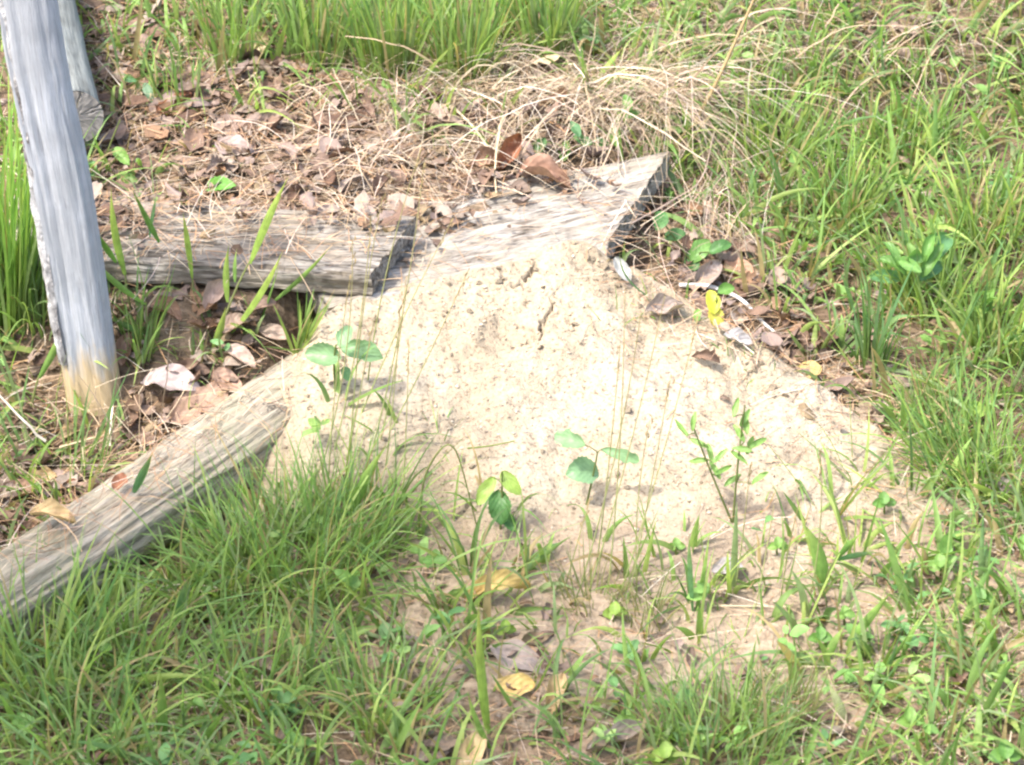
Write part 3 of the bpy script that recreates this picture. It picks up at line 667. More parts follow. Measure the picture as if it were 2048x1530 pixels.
def clodmesh(seed):
    r = np.random.default_rng(seed); v = []
    for i_ in range(5):
        th = PI * (i_ + .5) / 5
        for k in range(6):
            ph = 2 * PI * k / 6 + i_ * .5; v.append([math.sin(th) * math.cos(ph), math.sin(th) * math.sin(ph), math.cos(th) * .7])
    v = np.array(v) * r.uniform(.65, 1.2, (30, 1)); i_ = np.arange(30).reshape(5, 6); j_ = np.roll(i_, -1, 1)
    q = np.stack([i_[:-1], i_[1:], j_[1:], j_[:-1]], -1).reshape(-1, 4)
    t = [[0, k, k + 1] for k in range(1, 5)] + [[24, 24 + k + 1, 24 + k] for k in range(1, 5)]
    me = mesh_np('clod', v, q, t, tint=np.ones((30, 3)), smooth=False); me.materials.append(M_sand); return me
CM = [clodmesh(k) for k in range(6)]
def clods(n, pts, sx, lo, hi):
    for _ in range(n):
        p = pts[int(rng.integers(0, len(pts)))]; c = hit(p[0] + rng.normal(0, sx), p[1] + rng.normal(0, sx * .5), lambda x, y: mound(x, y, False))
        if mound(c[0], c[1]) < G(c[0], c[1]) + .01: continue
        o = bpy.data.objects.new('clod', CM[int(rng.integers(0, 6))]); COL.objects.link(o); o.parent = mound_o
        r_ = lo + (hi - lo) * rng.random() ** 2; o.location = (c[0], c[1], float(mound(c[0], c[1])) + r_ * .15)
        o.rotation_euler = (rng.normal(0, .4), rng.normal(0, .4), rng.random() * 6.28); o.scale = (r_ * rng.uniform(.8, 1.3), r_, r_ * rng.uniform(.6, 1))
clods(50, [(1180, 525), (1210, 550), (1240, 575), (1290, 610), (1350, 640), (1420, 690), (1500, 740), (1560, 790)], 16, .003, .008)
clods(34, [(1030, 560), (1090, 600), (1080, 660), (960, 560), (900, 640), (720, 640), (690, 740), (660, 790), (640, 760)], 40, .003, .007)
clods(30, [(700, 900), (850, 950), (1000, 1000), (1200, 1020), (1400, 1000), (1550, 1000), (1300, 850), (900, 800)], 90, .003, .008)
def gritmat():
    m, t, p, out = newmat('sand_crumb')
    a = N(t, 'ShaderNodeAttribute', attribute_name='tint'); t.links.new(a.outputs['Color'], p.inputs['Base Color']); p.inputs['Roughness'].default_value = .95; p.inputs['Specular IOR Level'].default_value = .1
    return m
M_grit = gritmat()
SANDC = np.array([[.39, .32, .24], [.35, .285, .21], [.42, .36, .285], [.37, .295, .205]])
v, f, t_ = crumbs(6000, .0008, .0042, SANDC, 'mound')
link('sand_crumbs', mesh_np('sand_crumbs', v, tris=f, tint=t_, smooth=False), M_grit, label='loose pale crumbs of sand scattered over the mound', cat='sand', kind='stuff')
v, f, t_ = crumbs(2200, .0008, .0028, np.array([[.20, .16, .13], [.28, .24, .21], [.15, .12, .10], [.34, .24, .16]]), 'mound')
link('dark_grit', mesh_np('dark_grit', v, tris=f, tint=t_, smooth=False), M_grit, label='dark specks of grit peppered over the pale sand', cat='grit', kind='stuff')
# ------------------------------------------------------------------ single plants, placed where they root
def bez(a, c, b, n):
    t = np.linspace(0, 1, n)[:, None]; return a * (1 - t) ** 2 + 2 * c * t * (1 - t) + b * t * t
VIEW = -FWD
def strip(P, w, prof='broad', roll=0., fold=.4, twist=0.):
    n = len(P); tang = np.gradient(P, axis=0); tang = unit(tang)
    sd = unit(np.cross(tang, VIEW)); nm = np.cross(sd, tang)
    r = roll + twist * np.linspace(-.5, .5, n); sd = sd * np.cos(r)[:, None] + nm * np.sin(r)[:, None]; nm = unit(np.cross(sd, tang))
    tt = np.linspace(0, 1, n)
    if prof == 'broad': wp = np.clip(np.sin(PI * np.clip((tt * .93 + .07) ** .8, 0, 1)) ** .9, .03, 1) * (1 - tt ** 7)
    elif prof == 'grass': wp = (1 - tt ** 2.5)
    else: wp = 1 - .5 * tt
    h = (w * .5 * wp)[:, None]
    V = np.stack([P - sd * h, P + nm * h * fold, P + sd * h], 1)
    uv = np.stack([np.repeat(tt[:, None], 3, 1), np.tile([0, .5, 1.], (n, 1))], -1)
    return V.reshape(-1, 3), gridq(n, 3), uv.reshape(-1, 2)
def tube(P, r0, r1, k=5):
    n = len(P); tang = unit(np.gradient(P, axis=0)); a = unit(np.cross(tang, np.array([.3, .9, .2]))); b = np.cross(tang, a)
    r = np.linspace(r0, r1, n)[:, None, None]; th = np.arange(k) / k * 2 * PI
    V = P[:, None] + r * (a[:, None] * np.cos(th)[None, :, None] + b[:, None] * np.sin(th)[None, :, None])
    i = np.arange(n * k).reshape(n, k); j = np.roll(i, -1, 1)
    return V.reshape(-1, 3), np.stack([i[:-1], j[:-1], j[1:], i[1:]], -1).reshape(-1, 4)
PX = .0008
def curve_px(b, t, bow=0., dy=0., n=10, base=None, rise=.0):
    p0 = hit(*b) if base is None else base
    p1 = UY(t[0], t[1], p0[1] + dy); zmin = float(surf(p1[0], p1[1])) + .006
    if p1[2] < zmin: p1 = hit(*t) + np.array([0, 0, .008])
    mid = (p0 + p1) / 2; d = p1 - p0; perp = np.array([-d[2], 0, d[0]])
    return bez(p0 - [0, 0, .004], mid + perp * bow + np.array([0, 0, rise]), p1, n)
def blade_part(root, P, w, col, tipcol=None, prof='broad', roll=0., twist=.4, name='blade', fold=.4):
    v, q, uv = strip(P, w, prof, roll, fold, twist); n = len(P)
    t = np.linspace(0, 1, n)[:, None]; c = np.array(col)[None] * np.ones((n, 1))
    if tipcol is not None: c = c * (1 - t ** 3) + np.array(tipcol)[None] * t ** 3
    loc = np.array(root.location)
    return link(name, mesh_np(name, v - loc, q, tint=np.repeat(c[:, None], 3, 1), uv=uv), M_blade, root)
YG = (.29, .42, .09); LG = (.21, .36, .09); MG = (.15, .30, .07); DG = (.09, .21, .06); BG = (.13, .28, .12); YEL = (.50, .42, .08); TAN = (.50, .37, .18)
def sprig(name, label, blades, stem=None, group='broad-bladed grass sprigs'):
    b0 = hit(*blades[0][0]) if stem is None else hit(*stem[0])
    root = empty(name, b0, label, 'grass', group); loc = np.array(root.location)
    if stem:
        P = np.concatenate([curve_px(stem[0], stem[1], .04, base=b0)])
        v, q = tube(P, .0024, .0014); link('stem', mesh_np('stem', v - loc, q, tint=np.tile([.30, .33, .14], (len(v), 1))), M_grass, root)
    for bl in blades:
        b, t, w = bl[:3]; col = bl[3] if len(bl) > 3 else LG; tipc = bl[4] if len(bl) > 4 else None; bow = bl[5] if len(bl) > 5 else rng.normal(0, .06)
        base = None
        if stem: base = UY(b[0], b[1], b0[1])
        P = curve_px(b, t, bow, rng.normal(0, .015), 12, base)
        blade_part(root, P, w * PX * rng.uniform(.62, .8), np.array(col) * rng.uniform(.88, 1.08), tipc if tipc is not None else np.array(col) * .6 + np.array([.22, .18, .05]), 'broad', rng.normal(0, .5), rng.normal(0, .9), fold=.65)
    return root
sprig('broad_grass_sprig', 'tall bright blade standing over the grey plank on a thin stem', [((500, 522), (577, 352), 24, YG), ((455, 600), (458, 488), 20, YG), ((470, 560), (474, 495), 12, LG)], ((440, 660), (500, 522)))
sprig('broad_grass_sprig', 'leaning yellow-green blades at the corner where plank and timber meet', [((462, 662), (566, 500), 24, YG), ((520, 640), (560, 520), 15, MG), ((545, 600), (662, 492), 14, LG), ((425, 700), (452, 612), 20, YG), ((400, 708), (482, 700), 16, LG), ((405, 705), (400, 655), 12, LG)])
sprig('broad_grass_sprig', 'single upright pale green blade in front of the grey plank near the post', [((384, 552), (366, 424), 22, YG)], ((392, 600), (384, 552)))
sprig('broad_grass_sprig', 'pair of green blades rising close beside the post over the litter', [((250, 545), (222, 372), 20, YG), ((318, 480), (262, 372), 18, MG), ((300, 470), (314, 385), 20, BG), ((232, 520), (182, 448), 16, MG)], ((262, 620), (250, 545)))
sprig('broad_grass_sprig', 'blade arching left across the post with a second blade crossing below it', [((292, 605), (178, 508), 20, LG, None, .12), ((285, 665), (212, 634), 16, MG)], ((300, 690), (292, 605)))
sprig('broad_grass_sprig', 'drooping yellow-tipped blade hanging over the mauve dead leaf', [((356, 735), (416, 768), 24, YG, YEL, .1), ((350, 735), (347, 690), 16, YG)], ((345, 690), (356, 728)))
sprig('broad_grass_sprig', 'yellowing blade leaning in front of the foot of the post', [((78, 752), (142, 628), 22, LG, YEL)], ((60, 830), (78, 752)))
sprig('broad_grass_sprig', 'green blade standing right against the post foot', [((222, 812), (202, 686), 17, LG), ((178, 860), (140, 770), 14, YG)])
sprig('broad_grass_sprig', 'long upright bright blade in the grass below the mound', [((978, 1470), (958, 1195), 22, YG, None, .04), ((985, 1500), (935, 1380), 14, LG)])
sprig('broad_grass_sprig', 'broad upright blade on the sandy soil with two darker blades beside it', [((1648, 1168), (1604, 1042), 34, LG, None, -.12), ((1672, 1118), (1722, 1066), 17, MG), ((1672, 1116), (1756, 1104), 18, BG)], ((1640, 1185), (1672, 1116)))
sprig('broad_grass_sprig', 'pair of upright blades at the sandy foot of the mound', [((1386, 1222), (1378, 1066), 17, BG, None, .02), ((1392, 1222), (1420, 1052), 15, LG), ((1380, 1210), (1340, 1130), 13, DG)])
sprig('broad_grass_sprig', 'fan of long leaning blades in the lower corner grass', [((1650, 1318), (1690, 1250), 20, LG), ((1690, 1290), (1785, 1180), 22, LG), ((1742, 1372), (1800, 1258), 22, YG), ((1745, 1350), (1825, 1255), 15, MG), ((1690, 1352), (1752, 1322), 20, MG), ((1740, 1382), (1842, 1348), 20, LG), ((1800, 1330), (1850, 1220), 14, LG)])
sprig('broad_grass_sprig', 'stout pale blade pointing up at the lower corner over litter', [((1892, 1352), (1988, 1288), 28, LG)])
sprig('broad_grass_sprig', 'papery bleached blade standing upright among the corner blades', [((1692, 1442), (1655, 1362), 22, (.55, .58, .36))])
sprig('broad_grass_sprig', 'broad pale blade in the bottom corner shade under the timber', [((328, 1490), (320, 1338), 28, LG, None, .0), ((395, 1500), (458, 1412), 26, LG), ((345, 1262), (378, 1150), 28, BG)])
sprig('broad_grass_sprig', 'bright blade leaning up from the dense tuft onto the sand', [((702, 1030), (772, 892), 27, LG, None, .08)])
sprig('broad_grass_sprig', 'blue-green blade reaching up over the timber middle', [((268, 980), (306, 905), 24, BG)])
sprig('broad_grass_sprig', 'broad blades under the yellow dead leaf below the mound', [((880, 1205), (838, 1165), 22, LG), ((880, 1210), (930, 1172), 26, MG)])
sprig('broad_grass_sprig', 'bent blade hooking over the dark gap past the plank end', [((1300, 590), (1240, 498), 12, BG, None, .28), ((1290, 392), (1338, 322), 13, YG), ((1248, 530), (1250, 480), 9, LG)])
sprig('broad_grass_sprig', 'wide blade standing in the straw behind the plank', [((1180, 170), (1248, 92), 20, YG), ((1170, 200), (1180, 150), 14, MG)])

def grass_tuft(px, py, rad, nb, Lm, label, col=GREENS, w=(.002, .0045), lean=.3, droop=(.1, .9), dirx=0., diry=0., base_tan=.4):
    c = hit(px, py, ground); n = nb
    b = np.tile(c, (n, 1)); a = rng.random(n) * 2 * PI; r = rad * PX * np.sqrt(rng.random(n))
    b[:, 0] += r * np.cos(a); b[:, 1] += r * np.sin(a) * 1.0; b[:, 2] = ground(b[:, 0], b[:, 1]) - .006
    le = np.abs(rng.normal(0, lean, n)) + .04; a2 = a + rng.normal(0, .6, n)
    d = np.stack([np.sin(le) * np.cos(a2) + dirx, np.sin(le) * np.sin(a2) + diry, np.cos(le)], -1)
    cc = col[rng.integers(0, len(col), n)] * rng.uniform(.8, 1.2, (n, 1)); dead = rng.random(n) < .07; cc[dead] = [.44, .34, .18]
    c0 = cc * (1 - base_tan) + np.array([.30, .27, .12]) * base_tan
    V, Q, T = ribbons(b, d, Lm * rng.uniform(.45, 1.1, n), rng.uniform(*w, n), rng.uniform(*droop, n) * rng.random(n), rng.normal(0, .12, n), c0, cc, 8, 'grass', False)
    o = link('grass_tuft', mesh_np('grass_tuft', V - c, Q, tint=T), M_grass, None, label, 'grass', 'distinct grass tufts'); o.location = c.tolist(); return o
FINE = GREENS * np.array([.95, 1.0, 1.0]); OLV = np.array([[.22, .27, .10], [.28, .30, .13], [.17, .25, .08], [.30, .28, .15]])
grass_tuft(585, 1150, 120, 330, .24, 'dense bright tuft of long grass against the lower side of the timber', FINE, (.0022, .0048), .45)
grass_tuft(700, 1090, 90, 210, .21, 'long fine tuft on the sand edge right of the timber tuft', FINE, (.0018, .004), .4)
grass_tuft(450, 1180, 90, 120, .26, 'arching tuft bending over the timber foot', GREENS, (.003, .006), .6, (.5, 1.3))
grass_tuft(14, 640, 45, 170, .44, 'tall upright grass at the picture edge left of the post', GREENS * [1.0, 1.12, .8], (.0035, .0075), .1, (0, .3))
grass_tuft(60, 640, 40, 70, .26, 'shorter green grass tucked behind the left side of the post', GREENS, (.003, .006), .2)
grass_tuft(1440, 1500, 110, 300, .15, 'dense fine green tuft in the bottom middle foreground', FINE, (.0016, .0034), .45)
grass_tuft(1560, 1440, 60, 110, .12, 'smaller fine tuft right of the dense foreground tuft', OLV, (.0014, .003), .4)
grass_tuft(1930, 950, 90, 260, .19, 'thick feathery tuft leaning left at the right picture edge', FINE * [1.1, 1.1, 1], (.002, .004), .4, (.2, .9), -.25)
grass_tuft(1870, 870, 60, 120, .16, 'feathery tuft just behind the leaning tuft by the sand', FINE, (.002, .004), .35, (.2, .9), -.1)
grass_tuft(1185, 1200, 55, 100, .11, 'low wiry olive tuft on bare soil below the mound', OLV, (.0012, .0024), .7, (.0, .5))
grass_tuft(1290, 1240, 40, 60, .10, 'small wiry tuft beside the upright pair of blades', OLV, (.0012, .0024), .5, (.0, .5))
grass_tuft(1738, 745, 28, 46, .22, 'dark green narrow tuft rising from the leaf litter right of the mound', np.array([DG, MG, BG]), (.004, .008), .16, (.0, .3))
grass_tuft(603, 690, 14, 34, .11, 'small bright tuft at the timber end on the sand', np.array([YG, LG]), (.003, .006), .28, (.0, .3), .25)
grass_tuft(282, 700, 34, 60, .15, 'loose green tuft sprouting between post and plank', GREENS, (.003, .007), .3)
for (x, y, nb, L_, lb) in ((470, 120, 70, .24, 'upright green tuft beside the pale fallen leaves at the back'), (640, 130, 120, .26, 'tall green tuft at the back above the litter'), (780, 150, 150, .28, 'tallest dark green tuft along the back edge'),
                          (930, 150, 150, .26, 'bright upright tuft at the back behind the straw'), (1090, 110, 120, .24, 'back tuft standing behind the pale leaf in the straw'), (360, 200, 36, .16, 'thin green tuft rooted in the litter behind the planks')):
    grass_tuft(x, y, 60, nb, L_, lb, GREENS, (.003, .0075), .2, (.0, .5))
for (x, y, nb, L_, lb) in ((1560, 330, 110, .17, 'green tuft just right of the hanging straw'), (1690, 420, 120, .17, 'lush tuft in the right meadow beside the stalks'), (1850, 620, 110, .18, 'tall loose tuft over the broad-leaved plant'),
                          (1970, 480, 130, .2, 'tall tuft at the right picture edge'), (1790, 300, 90, .15, 'mid green tuft in the upper right meadow'), (1990, 700, 110, .18, 'yellow-green tuft at the edge above the feathery tufts')):
    grass_tuft(x, y, 70, nb, L_, lb, GREENS * [1.08, 1.05, .9], (.0025, .006), .3, (.1, .8))
for (x, y, nb, L_, lb) in ((90, 1380, 150, .24, 'long lush tuft in the bottom left corner'), (260, 1360, 120, .2, 'arching foreground tuft left of the broad pale blade'), (520, 1400, 120, .19, 'foreground tuft under the long timber tuft'),
                          (760, 1440, 110, .16, 'foreground tuft left of the long upright blade'), (180, 1500, 120, .2, 'lowest tuft in the bottom left foreground'), (120, 960, 60, .2, 'sparse green tuft between post foot and timber')):
    grass_tuft(x, y, 90, nb, L_, lb, GREENS, (.003, .0065), .45, (.2, 1.1))

for (x, y, nb, L_, lb) in ((330, 1190, 70, .13, 'grass growing along the lower edge of the timber middle'), (190, 1280, 90, .15, 'grass growing along the lower edge of the timber near the corner'), (60, 1330, 80, .17, 'corner grass overlapping the near end of the timber')):
    grass_tuft(x, y, 80, nb, L_, lb, GREENS, (.003, .0065), .4, (.1, .8))
# low broad-leaved weeds among the grass
WEED = np.where(np.arange(12)[:, None] >= 8, np.clip(GREEN, 0, 6), GREEN * .35) * (GREEN > .9)
C = scatter(1500, WEED, 1.2); parts = []; uvw = []
for p in C:
    col = np.array([[.20, .37, .10], [.24, .42, .11], [.16, .32, .11], [.28, .43, .13]])[int(rng.integers(0, 4))]; h_ = rng.uniform(.01, .05)
    for k in range(int(rng.integers(2, 6))):
        v, qd, uv = leafshape(6, 2, 0, 0, rng.uniform(.4, .8), rng.uniform(.1, .6), rng.uniform(-.4, .2), .03, int(rng.integers(1e6)))
        a_ = rng.random() * 2 * PI; sz = rng.uniform(.014, .034); R_ = np.array((Matrix.Rotation(a_, 3, 'Z') @ Matrix.Rotation(rng.normal(-.2, .35), 3, 'Y') @ Matrix.Rotation(rng.normal(0, .3), 3, 'X')))
        parts.append((((v + [.55, 0, 0]) * sz) @ R_.T + p + [0, 0, h_ * rng.uniform(.5, 1.2)], qd, np.tile(col * rng.uniform(.85, 1.15), (len(v), 1)))); uvw.append(uv)
V, Q, T = join(parts)
link('low_weeds', mesh_np('low_weeds', V, Q, tint=T, uv=np.concatenate(uvw)), M_green, label='small broad-leaved weeds and clover mixed through the grass', cat='weeds', kind='stuff')
# straw clumps
def straw_clump(px, py, nb, Lm, label, az, spread, el=(.4, 1.2), droop=(.6, 1.4), w=(.0009, .002), cols=STR, f=surf):
    c = hit(px, py, f); n = nb; b = np.tile(c, (n, 1)) + rng.normal(0, .045, (n, 3)) * [1, 1, .1]
    a = az + rng.normal(0, spread, n); e = rng.uniform(*el, n)
    d = np.stack([np.cos(e) * np.cos(a), np.cos(e) * np.sin(a), np.sin(e)], -1)
    cc = cols[rng.integers(0, len(cols), n)] * rng.uniform(.6, 1.15, (n, 1)); wd = rng.uniform(*w, n) * np.where(rng.random(n) < .15, 2.6, 1.0)
    V, Q, T = ribbons(b, d, Lm * rng.uniform(.25, 1.15, n), wd, rng.uniform(*droop, n) * rng.uniform(.3, 1.1, n), rng.normal(0, .3, n), cc, cc, 10, 'stem', False, wig=.005)
    o = link('straw_clump', mesh_np('straw_clump', V - c, Q, tint=T), M_straw, None, label, 'dead grass', 'dry straw clumps'); o.location = c.tolist(); return o
straw_clump(1300, 195, 230, .30, 'pale straw arching over and hanging down past the plank end', -.7, 1.2)
straw_clump(1180, 200, 220, .24, 'straw clump drooping toward the planks behind the curled leaf', -1.4, 1.3)
straw_clump(960, 190, 140, .24, 'straw clump spilling over the litter in the middle back', -1.5, 1.4)
straw_clump(800, 210, 80, .24, 'thin brown straw clump left of the middle back', -1.7, 1.3, cols=STR * .85)
straw_clump(1470, 500, 70, .16, 'upright faded straw base rooted beyond the plank end', 1.9, .8, (.7, 1.4), (.1, .5))
straw_clump(1510, 90, 60, .22, 'straw clump at the upper right beside the long tan stem', -.6, 1.0)
straw_clump(1900, 80, 45, .22, 'straw clump in the top right corner', -2.2, 1.1)
straw_clump(1700, 110, 30, .20, 'greyish straw clump in the upper right meadow', -.4, 1.0)
straw_clump(250, 870, 34, .15, 'faded straw standing at the foot of the post', 1.4, 1.0, (.8, 1.5), (.0, .4))
straw_clump(90, 830, 60, .14, 'dull straw heap left of the post foot', 2.0, 1.2, (.1, .9), (.2, .9), cols=STR * .9)

# ------------------------------------------------------------------ thin flowering stalks
def stalk(name, b, t, label, group=None, w=.0012, col=(.36, .30, .14), head=True, bow=.05, cat='grass stalk', mat=None, hcol=(.38, .28, .14)):
    P = curve_px(b, t, bow, rng.normal(0, .03), 16); root = empty(name, P[0], label, cat, group); loc = P[0]
    v, q = tube(P, w, w * .5); tt = np.repeat(np.linspace(0, 1, 16), 5)[:, None]
    c = np.array([.32, .37, .14]) * (1 - tt) + np.array(col) * tt
    link('stem', mesh_np('stem', v - loc, q, tint=c), mat or M_straw, root)
    if head:
        vs = []; qs = []; o = 0; tg = unit(P[-1] - P[-5])
        for k in range(9):
            p = P[-1] - tg * .006 * k + np.array([rng.normal(0, .0018), rng.normal(0, .0018), 0])
            v, q, _ = strip(np.stack([p, p + tg * .004 + rng.normal(0, .001, 3), p + tg * .009]), .0030, 'broad', rng.random() * 3); vs.append(v); qs.append(q + o); o += len(v)
        v = np.concatenate(vs); link('seed_head', mesh_np('seed_head', v - loc, np.concatenate(qs), tint=np.tile(hcol, (len(v), 1))), M_straw, root)
ST = [((742, 905), (848, 325)), ((700, 920), (765, 395)), ((668, 900), (742, 440)), ((760, 880), (812, 560)), ((720, 830), (905, 440)), ((688, 960), (748, 640)), ((770, 940), (800, 620)), ((655, 1000), (700, 560)),
      ((735, 760), (842, 300)), ((805, 1010), (818, 690)), ((640, 940), (705, 480)), ((780, 860), (935, 545))]
SL = ['tallest thin stalk over the darker plank end', 'thin stalk crossing the front of the grey plank', 'thin stalk rising beside the three-leaved seedling', 'short thin stalk over the left flank of the mound', 'thin stalk leaning right across both planks',
      'short dark stalk at the foot of the three-leaved seedling', 'thin stalk standing over the left sand slope', 'stalk rooted in the long timber tuft', 'brown-topped stalk reaching above the plank end', 'straight thin stalk on the left sand slope', 'leaning stalk above the timber end', 'stalk leaning right toward the mound cracks']
for (b, t), lb in zip(ST, SL): stalk('grass_stalk', b, t, lb, 'thin grass stalks before the mound', bow=rng.normal(.0, .03))
ST = [((1178, 1180), (1330, 590)), ((1215, 1190), (1250, 580)), ((1160, 1170), (1282, 625)), ((1235, 1200), (1395, 640)), ((1255, 1210), (1340, 760)), ((1190, 1150), (1240, 690)), ((1275, 1190), (1300, 840)), ((1130, 1170), (1180, 1000)), ((1470, 1180), (1500, 930)), ((1560, 1210), (1600, 1000)), ((1510, 1220), (1548, 1010)), ((1620, 1190), (1640, 900))]
SL = ['tallest stalk in front of the right side of the mound', 'upright stalk before the middle of the mound', 'stalk leaning right over the round green leaflet', 'stalk leaning far right over the mound ridge', 'short stalk right of the round green leaflet', 'stalk crossing the round green leaflet', 'low stalk rooted by the wiry tuft', 'shortest stalk left of the round green leaflet',
      'thin stalk right of the narrow-leaved seedling', 'stalk behind the broad upright blade', 'stalk beside the small clover on the sand', 'thin stalk on the right toe of the mound']
for (b, t), lb in zip(ST, SL): stalk('grass_stalk', b, t, lb, 'thin grass stalks before the mound', bow=rng.normal(.0, .03), head=rng.random() < .6)
# arching hooked stem on the sand
def arc(name, pts, w, label, col, cat, mat=None, n=24, lift=None, r1=.6):
    """pts: (px, py, height above the ground beneath, or None = on it)"""
    W_ = []
    y0 = hit(*pts[0][:2])[1]
    for p in pts: W_.append(UY(p[0], p[1], y0) if len(p) == 2 else hit(p[0], p[1]) + np.array([0, 0, p[2]]))
    W_ = np.array(W_); t = np.linspace(0, len(W_) - 1, n); k = np.minimum(t.astype(int), len(W_) - 2); f = (t - k)[:, None]
    m = np.gradient(W_, axis=0) if len(W_) > 2 else np.repeat((W_[1:] - W_[:1]), 2, 0)
    P = W_[k] * (2 * f ** 3 - 3 * f ** 2 + 1) + m[k] * (f ** 3 - 2 * f ** 2 + f) + W_[k + 1] * (-2 * f ** 3 + 3 * f ** 2) + m[k + 1] * (f ** 3 - f ** 2)
    v, q = tube(P, w, w * r1, 6); loc = P[0]
    o = link(name, mesh_np(name, v - loc, q, tint=np.tile(col, (len(v), 1))), mat or M_straw, None, label, cat); o.location = loc.tolist(); return o
arc('hooked_stem', [(838, 1060), (848, 960), (880, 900), (905, 893), (925, 940), (955, 1060)], .0018, 'green stem arching like a hook over the lower sand', (.27, .30, .12), 'grass stalk', M_grass)
arc('creeping_stem', [(935, 930, .03), (980, 925, .03), (1030, 915, .03)], .0016, 'thin green stem lying level across the pale sand', (.26, .31, .10), 'stem', M_grass)
arc('tan_stem', [(1378, 268), (1440, 150), (1516, -20)], .0036, 'thick tan dry stem leaning up through the straw', (.47, .34, .17), 'stem')
arc('bleached_twig', [(1358, 583, .012), (1420, 590, .016), (1482, 612, .012), (1520, 648, .008), (1550, 672, .006)], .0042, 'bleached white twig lying on leaves behind the mound', (.7, .68, .65), 'twig', M_twigw)
arc('bent_twig', [(1262, 480, .03), (1340, 455, .05), (1400, 420, .06), (1425, 355, .09)], .0017, 'pinkish bent twig across the dark hollow past the plank end', (.45, .33, .26), 'twig')
arc('bare_stem', [(300, 660), (290, 625), (325, 575)], .002, 'pale broken straw stem beside the post', (.62, .5, .36), 'stem')
arc('long_stem', [(1560, 80), (1700, 150), (1850, 220), (1960, 275)], .0013, 'long straw stem slanting across the right meadow', (.5, .44, .24), 'stem')
arc('thin_twig', [(1735, 90), (1860, 92), (2040, 92)], .0012, 'thin dark twig lying level in the top right corner', (.3, .2, .14), 'twig')
arc('loose_straw', [(1425, 1218, .006), (1500, 1219, .006), (1580, 1220, .006)], .0013, 'straight pale straw lying on the sandy soil below the mound', (.66, .58, .4), 'stem')
arc('slanting_stem', [(1930, 680), (1975, 830), (2060, 960)], .0012, 'thin brown stem slanting down over the feathery tufts', (.45, .38, .2), 'stem')
arc('tall_stem', [(180, 740), (160, 560), (135, 470)], .0012, 'thin green stem crossing in front of the post', (.22, .27, .1), 'grass stalk', M_grass)
arc('curved_stem', [(1440, 1075), (1330, 1085), (1240, 1180)], .0014, 'thin brown stem slanting over sand between clovers', (.42, .33, .16), 'stem')
arc('leaning_stem', [(1890, 1080), (1850, 1150), (1800, 1230)], .0014, 'green stem leaning in the lower right grass', (.28, .36, .1), 'grass stalk', M_grass)

# ------------------------------------------------------------------ leaves placed one by one
def leaf_mesh(name, c, Lpx, Wpx, ang, col, lift=.0, tilt=(0., 0.), curl=.25, bendu=.2, crump=.03, lobes=0, depth=0., serr=.0, seed=0, origin=None, facing=.55, tipcol=None, y=None, onsurf=True):
    v, q, uv = leafshape(16, 6, lobes, depth, Wpx / Lpx, curl, bendu, crump, seed, serr=serr)
    ctr = hit(*c) + np.array([0, 0, 0.]) if y is None else UY(c[0], c[1], y)
    if y is None and lift: ctr = ctr + (CAM - ctr) / np.linalg.norm(CAM - ctr) * lift / math.sin(PITCH)
    nm = unit(np.array([tilt[0], -facing + tilt[1], 1 - facing * .4])); ex = unit(np.array([1., 0, 0]) - nm * nm[0]); ey = np.cross(nm, ex)
    a = math.radians(ang); dx = ex * math.cos(a) + ey * math.sin(a); dyv = np.cross(nm, dx)
    P = ctr + (v[:, :1] * dx + v[:, 1:2] * dyv + v[:, 2:] * nm) * Lpx * PX
    if onsurf:
        g = surf(P[:, 0], P[:, 1]); sh = np.percentile(g - P[:, 2], 55) + .002
        P[:, 2] += max(0, sh) if lift else sh
    c_ = np.tile(col, (len(P), 1)).astype(float)
    if tipcol is not None: c_ = c_ * (1 - uv[:, :1]) + np.array(tipcol) * uv[:, :1]
    loc = P.mean(0) if origin is None else np.array(origin)
    return mesh_np(name, P - loc, q, tint=c_, uv=uv), loc, P
def dleaf(c, L_, W_, ang, col, label, **k):
    kk = dict(curl=rng.uniform(.5, 1.2), bendu=rng.uniform(-.4, .5), crump=.08, seed=int(rng.integers(1e6)), facing=.35, lift=.008); kk.update(k)
    me, loc, _ = leaf_mesh('fallen_leaf', c, L_, W_, ang, col, **kk)
    o = link('fallen_leaf', me, M_dead, None, label, 'leaf', 'single fallen leaves'); o.location = loc.tolist(); return o
BRN = (.30, .185, .125); PNK = (.40, .29, .235); TN = (.52, .38, .20); YT = (.60, .44, .17); GRY = (.33, .27, .235); RED = (.30, .13, .07); PAL = (.58, .46, .29)
dleaf((1088, 352), 120, 66, -18, (.36, .215, .15), 'large curled brown leaf lying on the bleached plank', curl=1.5, bendu=-.7, crump=.12, lift=.022)
dleaf((1020, 305), 90, 60, 60, RED, 'dark reddish leaf standing on edge behind the curled brown leaf', curl=1.4, bendu=.3, crump=.14, lift=.03, facing=.8)
dleaf((970, 330), 80, 50, 10, BRN, 'folded brown leaf left of the curled leaf on the plank', curl=1.3, crump=.14, lift=.012)
dleaf((340, 765), 120, 66, -8, (.46, .37, .34), 'large mauve grey leaf lying between post and timber', curl=.6, bendu=-.3, lift=.012)
dleaf((400, 812), 130, 90, 35, (.38, .25, .18), 'broad flat brown leaf beside the timber', curl=.5, bendu=.2, lift=.012)
dleaf((455, 770), 80, 60, -40, (.40, .27, .2), 'smaller brown leaf touching the timber end', curl=.7)
dleaf((470, 650), 70, 48, 30, (.34, .24, .18), 'brown leaf under the leaning yellow-green blades', lift=.012)
dleaf((545, 668), 64, 40, -20, (.42, .31, .24), 'pale brown leaf in the dark hollow left of the sand', lift=.014)
dleaf((430, 590), 72, 50, 60, PNK, 'pinkish leaf leaning on the front of the grey plank', facing=.6, lift=.014)
